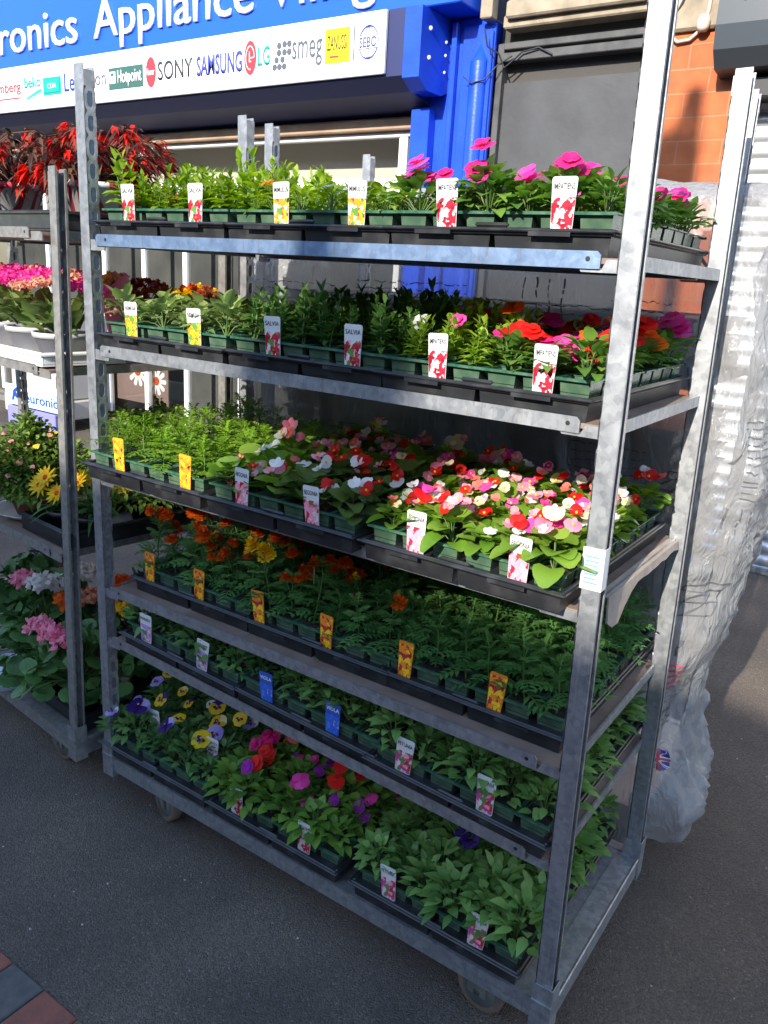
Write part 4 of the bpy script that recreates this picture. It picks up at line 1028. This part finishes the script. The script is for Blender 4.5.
# ---------------------------------------------------------------- shop fronts
F = 3.4
M['blue'] = mat('blue_paint', (.010,.055,.52), .32, noise=(6,(.014,.075,.60),.35,.7), bump=(55,.25,.004))
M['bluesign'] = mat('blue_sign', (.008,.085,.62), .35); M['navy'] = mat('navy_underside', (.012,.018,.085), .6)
M['wframe'] = mat('white_frame', (.74,.74,.72), .45, noise=(8,(.64,.63,.6),.45,.75)); M['wood'] = mat('weathered_wood', (.40,.27,.18), .8, noise=(5,(.26,.17,.11),.35,.7), bump=(40,.4,.004))
M['inner'] = mat('interior_wall', (.40,.38,.35), .8); M['innerd'] = mat('interior_dark', (.14,.135,.13), .8)
M['board'] = mat('board_grey', (.032,.033,.036), .6, noise=(3.5,(.062,.064,.068),.3,.75,10), bump=(30,.3,.003)); M['frame_grey'] = mat('frame_grey', (.075,.075,.075), .7, noise=(12,(.04,.04,.04),.4,.7))
M['stone'] = mat('cream_stone', (.34,.28,.20), .85, noise=(10,(.20,.16,.11),.35,.7), bump=(40,.4,.005)); M['boxgrey'] = mat('sign_box_grey', (.045,.055,.065), .4)
M['concrete'] = mat('render_wall', (.33,.31,.29), .85, noise=(4,(.25,.24,.22),.35,.7))
gl = bpy.data.materials.new('window_glass'); gl.use_nodes = True; nt = gl.node_tree; out = nt.nodes['Material Output']
t_ = nt.nodes.new('ShaderNodeBsdfTransparent'); t_.inputs[0].default_value = (.85,.88,.88,1); g_ = nt.nodes.new('ShaderNodeBsdfGlossy'); g_.inputs['Roughness'].default_value = .02
fr = nt.nodes.new('ShaderNodeFresnel'); fr.inputs[0].default_value = 1.9; ms = nt.nodes.new('ShaderNodeMixShader')
nt.links.new(fr.outputs[0], ms.inputs[0]); nt.links.new(t_.outputs[0], ms.inputs[1]); nt.links.new(g_.outputs[0], ms.inputs[2]); nt.links.new(ms.outputs[0], out.inputs['Surface'])

# appliance shop: room, window wall
T = thing('appliance_shop', 'appliance shop front with white window frames under a wooden lintel', 'shop', (-4,F,0))
def at(mb, name, m, par=T):
    o = mb.build(name, m, par); o.location = -Vector(par.location); return o
w = MB(); w.box(-9, -1.3, F+.08, F+.30, 2.46, 7.5); w.box(-9, -1.3, 7.0, 7.1, 0, 2.8); w.box(-9.1, -9, F+.08, 7, 0, 2.8); at(w, 'wall', M['concrete'])
w = MB(); w.box(-1.3, -1.2, F+.31, 7.0, 0, 2.8); w.box(-9, -1.3, F+.31, 7.0, 2.5, 2.6); w.box(-9, -1.3, F+.2, 7, .0, .02); at(w, 'interior_lining', M['inner'])
w = MB(); w.box(-9, -1.36, F+.02, F+.10, 2.385, 2.456, bev=.008); at(w, 'lintel', M['wood'])
fr_ = MB()
for z0, z1 in ((2.03,2.105),(2.350,2.384)): fr_.box(-9, -1.40, F+.07, F+.13, z0, z1, bev=.006)
for x in (-1.455,-2.90,-3.08,-3.53,-4.04,-4.57,-5.4,-6.3,-7.2): fr_.box(x-.024, x+.024, F+.0755, F+.1245, .1305, 2.0295, bev=.006); 
for x in (-1.455,-4.03,-6.3): fr_.box(x-.033, x+.033, F+.0755, F+.1245, 2.1055, 2.3495, bev=.006)
fo = at(fr_, 'window_frame', M['wframe'])
gp = MB(); gp.add([(-9,F+.10,.1),(-1.40,F+.10,.1),(-1.40,F+.10,2.38),(-9,F+.10,2.38)], [[0,1,2,3]]); p = gp.build('pane', gl, fo)
w = MB(); w.box(-9, -1.40, F+.05, F+.15, 0, .0595, bev=.006); at(w, 'sill', M['innerd'])
# backing added behind the glass, pale at the top to lighten the panes
w = MB(); w.box(-8.5, -1.45, F+.42, F+.44, .02, 2.45); at(w, 'back_panel', mat('panel_dull', (.10,.097,.09), .7, noise=(2.5,(.05,.05,.048),.35,.65,3))); w = MB(); w.box(-8.5, -1.45, F+.36, F+.38, 2.02, 2.45); at(w, 'pale_backing', mat('backing_beige', (.62,.57,.49), .7)); w = MB(); w.box(-3.9,-3.1,6.0,6.6,0,1.7); w.box(-6.2,-4.6,6.2,6.8,0,1.75); w.box(-2.6,-1.9,5.6,6.2,0,.9); at(w, 'display_units', M['innerd'])

def boxthing(name, label, cat, mb, m, loc=(0,0,0)): 
    return tag(mb.build(name, m, None, loc), label, cat)
# blue fascia with lettering
T2 = thing('fascia_sign', 'blue shop fascia with white shop name lettering', 'shop sign', (-4,3.1,3))
w = MB(); w.box(-9, -.875, 3.10, F+.075, 2.951, 3.72, bev=.006); o = at(w, 'sign_board', M['bluesign'], T2)
M['letter'] = mat('white_letter', (.85,.85,.85), .4)
def ft(par, name, body, x0, x1, z0, z1, y, m, bold=0, depth=.004, shear=0):
    o = fit_text(name, body, x0, x1, z0, z1, y, m, par, bold, depth, shear); o.location = -Vector(par.location); return o
ft(T2, 'lettering', 'Euronics', -5.75, -4.26, 3.063, 3.325, 3.082, M['letter'], .004, .0175)
ft(T2, 'lettering', 'Appliance', -4.06, -2.42, 2.985, 3.325, 3.082, M['letter'], .004, .0175)
ft(T2, 'lettering', 'Village', -2.30, -1.26, 2.985, 3.325, 3.082, M['letter'], .004, .0175)
# shutter cassette
T3 = thing('shutter_housing', 'blue roller shutter housing across the shop above its window', 'shutter box', (-4,3.05,2.7))
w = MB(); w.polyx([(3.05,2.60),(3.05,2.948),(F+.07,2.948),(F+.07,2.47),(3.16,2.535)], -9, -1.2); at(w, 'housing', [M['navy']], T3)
w = MB(); w.polyx([(3.045,2.585),(3.045,2.947),(F+.072,2.947),(F+.072,2.60),(3.30,2.53),(3.14,2.53)], -1.1995, -1.085); ec = at(w, 'end_cap', M['blue'], T3)
w = MB()
for z in (2.70,2.85): w.lathe([(0,.012),(.012,.008),(.014,0)], (-1.085,3.14,z), 8, 0, .5, 'x')
for z in (2.66,2.75,2.82): w.lathe([(0,.008),(.009,.005),(.01,0)], (-1.085,3.32,z), 8, 0, .5, 'x')
w.build('rivet', M['wframe'], ec)
# brand strip
T4 = thing('brand_strip', 'white strip sign with a row of appliance brand logos', 'sign', (-4,3.02,2.78))
w = MB(); w.box(-9, -1.315, 3.022, 3.044, 2.612, 2.944, bev=.004); at(w, 'panel', mat('panel_white', (.80,.80,.80), .35), T4)
cm = {k: mat('logo_'+k, c, .45) for k, c in dict(red=(.65,.03,.04), lblue=(.02,.30,.62), teal=(.0,.30,.25), navy=(.02,.05,.30), grey=(.08,.09,.11), dgreen=(.03,.10,.08), ink=(.03,.03,.035), yellow=(.85,.68,.0), indigo=(.04,.05,.32), white=(.85,.85,.85), gteal=(.0,.28,.22)).items()}
Y = 3.0205
def lbox(x0, x1, z0, z1, c, y=Y, par=None):
    m = MB(); m.box(x0, x1, y-.0012, y+.001, z0, z1, bev=.0009); return at(m, 'logo', cm[c], T4)
def disc(xc, zc, rx, rz, c, y=Y, n=28):
    m = MB(); m.poly([(xc+rx*math.cos(2*PI*k/n), zc+rz*math.sin(2*PI*k/n)) for k in range(n)], y-.0012, y+.001); return at(m, 'logo', cm[c], T4)
def ring(mb, xc, zc, r, w, y, rx=1.0, a0=0, a1=2*PI, n=32):
    for k in range(n):
        a, b = a0+(a1-a0)*k/n, a0+(a1-a0)*(k+1)/n
        q = [(xc+math.cos(t)*s*rx, y, zc+math.sin(t)*s) for s, t in ((r,a),(r,b),(r+w,b),(r+w,a))]
        mb.add(q, [[0,1,2,3]])
lt_ = lambda s, x0, x1, z0, z1, c, y=Y-.002, bold=.0: ft(T4, 'logo_lettering', s, x0, x1, z0, z1, y, cm[c], bold, .0018)
lt_('blomberg', -5.43, -4.945, 2.735, 2.835, 'red', bold=.01); lbox(-5.5, -4.95, 2.705, 2.716, 'red')
lt_('beko', -4.89, -4.665, 2.775, 2.855, 'lblue', bold=.02)
m = MB(); m.poly([(-4.88,2.70),(-4.86,2.69),(-4.67,2.735),(-4.655,2.76),(-4.70,2.755)], Y-.0012, Y+.001); at(m, 'logo', cm['lblue'], T4)
lbox(-4.635, -4.40, 2.705, 2.832, 'gteal'); lbox(-4.615, -4.42, 2.722, 2.815, 'teal', Y-.0026); lt_('CDA', -4.575, -4.46, 2.752, 2.788, 'white', Y-.0050)
lt_('Lec', -4.36, -4.165, 2.715, 2.845, 'navy', bold=.01); lt_('dyson', -4.15, -3.85, 2.70, 2.83, 'grey')
lbox(-3.815, -3.43, 2.69, 2.835, 'dgreen'); lbox(-3.80, -3.735, 2.73, 2.81, 'white', Y-.0026); lbox(-3.785, -3.755, 2.78, 2.80, 'dgreen', Y-.0042)
lt_('Hotpoint', -3.71, -3.445, 2.70, 2.815, 'white', Y-.0045, .01)
disc(-3.345, 2.775, .053, .098, 'red'); lt_('Hoover', -3.385, -3.305, 2.755, 2.80, 'white', Y-.0045)
lt_('SONY', -3.27, -2.915, 2.715, 2.835, 'ink', bold=.006); lt_('SAMSUNG', -2.875, -2.45, 2.71, 2.835, 'indigo', bold=.02)
disc(-2.378, 2.783, .053, .100, 'red')
m = MB(); ring(m, -2.378, 2.783, .064, .007, Y-.0026, .55, .0, 4.9); m.box(-2.378, -2.345, Y-.0030, Y-.0024, 2.780, 2.786); m.box(-2.386, -2.380, Y-.0030, Y-.0024, 2.765, 2.82); m.box(-2.386, -2.368, Y-.0032, Y-.0026, 2.758, 2.765); at(m, 'logo', cm['white'], T4)
lt_('LG', -2.31, -2.207, 2.73, 2.84, 'gteal', bold=.012)
for i, (x, z) in enumerate(((-2.165,2.71),(-2.125,2.71),(-2.085,2.71),(-2.15,2.75),(-2.10,2.75),(-2.13,2.79),(-2.085,2.79),(-2.045,2.79),(-2.13,2.83),(-2.085,2.835),(-2.045,2.835))): disc(x, z, .019, .019, 'grey', Y, 14)
lt_('smeg', -2.02, -1.78, 2.695, 2.84, 'grey')
lbox(-1.757, -1.57, 2.695, 2.882, 'yellow'); lt_('ZANUSSI', -1.74, -1.59, 2.765, 2.845, 'ink', Y-.0045, .0); lbox(-1.72, -1.65, 2.725, 2.735, 'red', Y-.0026)
lbox(-1.543, -1.535, 2.70, 2.88, 'grey')
m = MB(); ring(m, -1.432, 2.785, .082, .008, Y-.0026, .80); ring(m, -1.432, 2.785, .082, .006, Y-.0026, .35); m.box(-1.435, -1.429, Y-.0030, Y-.0024, 2.70, 2.75); m.box(-1.435, -1.429, Y-.0030, Y-.0024, 2.82, 2.87); at(m, 'logo', cm['indigo'], T4)
lbox(-1.50, -1.365, 2.753, 2.818, 'white', Y-.0040); lt_('SEBO', -1.495, -1.37, 2.757, 2.813, 'indigo', Y-.0066, .02)

# blue pilaster between shop and boarded front
w = MB(); w.box(-1.335, -.83, F-.03, F+.3, 0, 2.945, bev=.004)
w.box(-1.285, -1.155, F-.11, F-.031, 0, 2.47, bev=.008)
w.box(-1.055, -1.02, F-.075, F-.031, 0, 2.93, bev=.010)
w.box(-.985, -.775, F-.055, F-.031, 0, 2.90, bev=.006)
n = 14
w.add([(-.862+.055*math.cos(PI+PI*k/n), F-.056+.055*math.sin(PI+PI*k/n), z) for z in (0, 2.70) for k in range(n+1)], [[k, k+1, n+2+k, n+1+k] for k in range(n)], 0, .5, True)
w.add([(-.862+.055*math.cos(PI+PI*k/n), F-.056+.055*math.sin(PI+PI*k/n), 2.70) for k in range(n+1)]+[(-.862, F-.056, 2.80)], [[k, k+1, n+1] for k in range(n)], 0, .5, True)
w.box(-.805, -.78, F-.075, F-.0555, 0, 2.86, bev=.006)
boxthing('blue_pilaster', 'bright blue painted pilaster with a rounded column beside the grey board', 'pilaster', w, M['blue'])

# boarded doorway
T5 = thing('boarded_front', 'dark grey boarded-up shop front between blue and brick pilasters', 'boarded front', (-.3,F,0))
w = MB(); w.box(-.735, .17, F+.03, F+.05, .05, 2.60); w.box(-.735,.17,F+.0285,F+.0297,1.30,1.304); w.box(-.735,.17,F+.0285,F+.0297,2.02,2.026); at(w, 'board', M['board'], T5)
w = MB(); w.box(-.774, -.736, F-.01, F+.07, 0, 2.80, bev=.004); w.box(.171, .225, F-.005, F+.07, 0, 2.80, bev=.004)
w.box(-.735, .17, F-.03, F+.06, 2.70, 2.745, bev=.004); w.box(-.735, .17, F-.015, F+.055, 2.765, 2.80, bev=.004); at(w, 'frame', M['frame_grey'], T5)
w = MB(); w.box(-.8, .3, F+.08, F+.3, 0, 7.5); w.box(-.76, .2, F+.062, F+.079, 2.60, 3.3); at(w, 'wall_behind', mat('dark_brick', (.06,.055,.05), .9), T5)  # plain dark tone for the wall behind
w = MB(); w.box(-.73, .17, F-.06, F+.06, 2.86, 2.93, bev=.008); w.box(-.70,.1,F-.10,F-.061,2.90,2.99,bev=.01); at(w, 'cornice', M['stone'], T5)
w = MB(); w.box(-.845, -.77, F-.13, F-.06, 2.905, 3.25, bev=.006); boxthing('corbel', 'cream stone corbel above the blue pilaster', 'corbel', w, M['stone'])
# brick pilaster
bm_ = bpy.data.materials.new('orange_brick'); bm_.use_nodes = True; nt = bm_.node_tree; b = nt.nodes['Principled BSDF']; b.inputs['Roughness'].default_value = .85
tc = nt.nodes.new('ShaderNodeTexCoord'); mp = nt.nodes.new('ShaderNodeMapping'); mp.inputs['Rotation'].default_value = (PI/2, 0, 0)
bt = nt.nodes.new('ShaderNodeTexBrick'); bt.inputs['Scale'].default_value = 1; bt.inputs['Brick Width'].default_value = .225; bt.inputs['Row Height'].default_value = .112; bt.inputs['Mortar Size'].default_value = .004; bt.inputs['Mortar Smooth'].default_value = .2
bt.inputs['Color1'].default_value = (.44,.115,.035,1); bt.inputs['Color2'].default_value = (.40,.10,.035,1); bt.inputs['Mortar'].default_value = (.40,.17,.08,1)
nt.links.new(tc.outputs['Object'], mp.inputs[0]); nt.links.new(mp.outputs[0], bt.inputs['Vector'])
nn = nt.nodes.new('ShaderNodeTexNoise'); nn.inputs['Scale'].default_value = 12; nt.links.new(tc.outputs['Object'], nn.inputs['Vector'])
mx = nt.nodes.new('ShaderNodeMix'); mx.data_type = 'RGBA'; mx.blend_type = 'OVERLAY'; mx.inputs[0].default_value = .35; nt.links.new(bt.outputs['Color'], mx.inputs[6]); nt.links.new(nn.outputs['Fac'], mx.inputs[7]); nt.links.new(mx.outputs[2], b.inputs['Base Color'])
bp = nt.nodes.new('ShaderNodeBump'); bp.inputs['Strength'].default_value = .5; bp.inputs['Distance'].default_value = .006; bp.invert = True; nt.links.new(bt.outputs['Fac'], bp.inputs['Height']); nt.links.new(bp.outputs[0], b.inputs['Normal'])
T6 = thing('brick_pilaster', 'sunlit orange brick pilaster between the grey board and steel shutter', 'pilaster', (.43,F,0))
w = MB(); w.box(.2255, .64, F-.04, F+.3, 0, 2.742); at(w, 'brickwork', bm_, T6)
w = MB(); w.box(.2255, .46, F-.075, F+.3, 2.745, 3.2, bev=.012); w.box(.46, .64, F-.02, F+.3, 2.745, 3.2); at(w, 'stone_cap', M['stone'], T6)
# cables
w = MB(); w.tube([(.30,F-.10,2.95),(.275,F-.10,2.88),(.225,F-.065,2.80),(.225,F-.06,2.735),(.27,F-.06,2.700),(.33,F-.06,2.705),(.385,F-.06,2.75),(.41,F-.08,2.82),(.42,F-.09,3.0)], .0085, 8)
w.lathe([(0,.03),(.022,.025),(.032,0),(.03,-.03),(.02,-.045),(0,-.05)], (.395,F-.085,2.775), 14)
boxthing('cable_loop', 'cream cable looped on the brick beside the grey sign box', 'cable', w, mat('cable_cream', (.62,.52,.42), .6))
w = MB(); w.tube([(-.80,F-.14,2.85),(-.78,F-.13,2.76),(-.73,F-.08,2.73),(-.70,F-.06,2.66),(-.66,F-.05,2.69),(-.60,F-.05,2.735),(-.5,F-.045,2.75),(-.42,F-.04,2.71)], .005, 6)
w.tube([(-.93,F-.12,2.62),(-.87,F-.125,2.58),(-.80,F-.10,2.60),(-.74,F-.06,2.68),(-.66,F-.05,2.72)], .004, 6)
boxthing('black_cable', 'thin black cable tangled at the top of the blue pilaster', 'cable', w, M['ink'])
# roller shutter on the right
T7 = thing('roller_shutter', 'closed silver roller shutter on the right behind the trolley', 'shutter', (1.6,F,0))
w = MB(); z = .05
prof = [(0,0),(-.014,.012),(-.018,.03),(-.014,.052),(0,.066)]
while z < 2.42:
    pts = [(F+.10+a, z+b_) for a, b_ in prof]
    w.add([(x, y, zz) for x in (.685, 3.6) for y, zz in pts], [[k, k+1, 5+k+1, 5+k] for k in range(4)], 0, R.random(), True); 
    w.add([(.685,F+.10,z+.066),(3.6,F+.10,z+.066),(3.6,F+.10,z+.0755),(.685,F+.10,z+.0755)], [[0,1,2,3]])
    z += .0755
at(w, 'slats', mat('shutter_steel', (.60,.61,.62), .38, metal=.6, noise=(3,(.48,.49,.5),.3,.7)), T7)
w = MB(); w.box(.6405, .684, F+.02, F+.13, 0, 2.5, bev=.004); at(w, 'guide_rail', M['galv'], T7)
w = MB(); w.box(3.601, 3.65, F+.02, F+.13, 0, 2.5); at(w, 'guide_rail', M['galv'], T7)
w = MB(); w.box(.69, 3.595, F+.085, F+.115, .005, .0485, bev=.004); at(w, 'bottom_bar', M['galv'], T7)
T8 = thing('sign_box', 'dark grey projecting sign box above the steel shutter', 'sign box', (1.6,3.13,2.6))
w = MB(); w.polyx([(3.13,2.70),(3.13,3.15),(F+.1,3.15),(F+.1,2.50),(3.22,2.53),(3.15,2.60)], .505, 3.7); at(w, 'housing', M['boxgrey'], T8)
w = MB(); w.box(.655, 3.69, 3.30, F+.14, 2.42, 2.499); at(w, 'soffit', M['ink'], T8)
for k, c in enumerate('TEA ROOMS'.split()[0]): ft(T8, 'lettering', c, .60+k*.065, .645+k*.065, 2.79, 2.9, 3.124, M['letter'], .01, .004)
w = MB(); w.box(.64, 3.7, F+.14, F+.35, 2.5, 7.5); w.box(-1.3, -.8, F+.301, F+.4, 2.6, 7.5); w.box(.3, .64, F+.14, F+.35, 3.2, 7.5); w.box(3.7, 12, F, F+.3, 0, 7.5)
boxthing('upper_wall', 'plain rendered wall above the shop signs', 'wall', w, M['concrete'])

# appliance display outside the window
T9 = thing('washing_machine', 'pale washing machine on show in front of the shop window', 'washing machine', (-4.9,2.95,.1))
w = MB(); w.box(-.36, .36, 0, .42, .17, .95, bev=.012); w.box(-.40,.40,-.06,.44,0,.165,bev=.01); w.build('cabinet', M['inner'], T9)
w = MB(); w.lathe([(.0,-.02),(.11,-.02),(.13,-.03),(.16,-.03),(.175,-.004)], (.05,0,.60), 30, 0, .5, 'y'); w.build('door', mat('porthole', (.12,.13,.15), .2), T9)
T10 = thing('display_sign', 'pale blue sign board with dark blue lettering under the washing machine', 'sign', (-4.78,2.83,0))
w = MB(); w.box(-.40, .46, 0, .02, .19, .37, bev=.004); w.build('board', mat('pale_blue', (.42,.62,.78), .5), T10)
w = MB(); w.box(-.42, .3, .0205, .05, .0, .17, bev=.01); w.build('plinth', mat('violet_plinth', (.20,.20,.55), .5), T10)
w = MB(); w.poly([(-.30,.23),(-.27,.23),(-.25,.27),(-.22,.25),(-.20,.27),(-.23,.31),(-.19,.33),(-.22,.35),(-.27,.32),(-.28,.28)], -.002, -.0005); w.build('logo', cm['navy'], T10)
o = fit_text('lettering', 'euronics', -.09, .44, .235, .315, -.0025, cm['navy'], T10, .01, .002)
T11 = thing('window_poster', 'poster with white daisies in the shop window', 'poster', (-4.2,F+.16,.25))
w = MB(); w.box(-.35, .35, 0, .012, 0, .55); w.build('sheet', mat('poster_paper', (.20,.13,.12), .6), T11)
for cx, cz, s in ((-.05,.28,.14),(.2,.22,.13)):
    w = MB()
    for k in range(10):
        a = k*PI/5; dx, dz = math.cos(a), math.sin(a)
        w.poly([(cx+dx*s*.25-dz*s*.12, cz+dz*s*.25+dx*s*.12),(cx+dx*s*.9-dz*s*.16, cz+dz*s*.9+dx*s*.16),(cx+dx*s, cz+dz*s),(cx+dx*s*.9+dz*s*.16, cz+dz*s*.9-dx*s*.16),(cx+dx*s*.25+dz*s*.12, cz+dz*s*.25-dx*s*.12)], -.002-.0002*k, -.0008)
    w.build('daisy_petals', M['white'], T11)
    w = MB(); w.poly([(cx+s*.3*math.cos(k*.4488), cz+s*.3*math.sin(k*.4488)) for k in range(14)], -.0062, -.0044); w.build('daisy_centre', M['f_mar'], T11)

# ---------------------------------------------------------------- across the street (casts the long shade)
YB = -11.0
def roof(x): return .955+.5*(-YB)-.028*(x-.09*11)
T = thing('terrace_opposite', 'long brick terrace across the street behind the viewer', 'building', (0,YB,0))
w = MB(); w.add([(-30,YB,0),(30,YB,0),(30,YB-7,0),(-30,YB-7,0),(-30,YB,roof(-30)),(30,YB,roof(30)),(30,YB-7,roof(30)),(-30,YB-7,roof(-30))], [[3,2,1,0],[4,5,6,7],[0,1,5,4],[1,2,6,5],[2,3,7,6],[3,0,4,7]])
at(w, 'wall', mat('terrace_brick', (.20,.17,.16), .85, noise=(6,(.15,.13,.12),.3,.7)), T)
w = MB()
for k in range(16):
    for z in (.8, 3.8): w.box(-28+k*3.6, -26.6+k*3.6, YB-.02, YB+.02, z, z+1.5)
at(w, 'windows', M['boxgrey'], T)
w = MB(); cx = .68+.09*11; w.box(cx+.0, cx+.14, YB-.6, YB-.1, roof(cx)-.2, roof(cx)+.26); w.box(cx-.21, cx+.21, YB-.7, YB-.0, roof(cx)+.26, roof(cx)+.52); w.box(cx-.05, cx+.05, YB-.4, YB-.2, roof(cx)+.52, roof(cx)+.72); at(w, 'chimney', mat('chimney_brick', (.28,.15,.1), .9), T)
w = MB(); w.tube([(0,0,0),(0,0,1.2),(0,0,1.25),(0,0,6.0)], [.085,.085,.052,.045], 14); w.tube([(0,0,6.0),(0,-.1,6.3),(0,-.5,6.5),(0,-1.0,6.52)], .03, 10); w.box(-.1,.1,-1.5,-.95,6.46,6.56,bev=.02)
tag(w.build('lamp_post', M['boxgrey'], None, (1.06,-4.2,0)), 'grey street lamp post standing behind the viewer', 'lamp post')

# ---------------------------------------------------------------- light
sd = Vector((.085,-1,.5)).normalized()
wd = bpy.data.worlds.new('World'); sc.world = wd; wd.use_nodes = True; nt = wd.node_tree
sky = nt.nodes.new('ShaderNodeTexSky'); sky.sky_type = 'NISHITA'; sky.sun_disc = False
sky.sun_elevation = math.asin(sd.z); sky.sun_rotation = math.atan2(sd.x, sd.y); sky.air_density = 1.0; sky.dust_density = .4; sky.ozone_density = 2.2
bg = nt.nodes['Background']; bg.inputs['Strength'].default_value = .15; nt.links.new(sky.outputs[0], bg.inputs['Color'])
su = bpy.data.lights.new('sun', 'SUN'); su.energy = 2.9; su.angle = math.radians(.5); su.color = (1,.93,.82)
so = bpy.data.objects.new('sun', su); COL.objects.link(so); so.rotation_euler = sd.to_track_quat('Z','Y').to_euler()

# ---------------------------------------------------------------- camera
cd = bpy.data.cameras.new('camera'); co = bpy.data.objects.new('camera', cd); COL.objects.link(co)
cd.sensor_fit = 'VERTICAL'; cd.sensor_height = 24; cd.lens = 805.568/1024*24; cd.clip_start = .05; cd.clip_end = 500
yaw, pit, rol = 0.5908, 1.2856, 0.0595
Rm = Matrix.Rotation(yaw, 4, 'Z') @ Matrix.Rotation(pit, 4, 'X') @ Matrix.Rotation(rol, 4, 'Z')
co.matrix_world = Matrix.Translation((1.7205,-1.2261,1.4852)) @ Rm
sc.camera = co
sc.render.resolution_x = 768; sc.render.resolution_y = 1024
sc.view_settings.view_transform = 'Standard'; sc.view_settings.look = 'None'; sc.view_settings.exposure = 1.73; sc.view_settings.gamma = 1
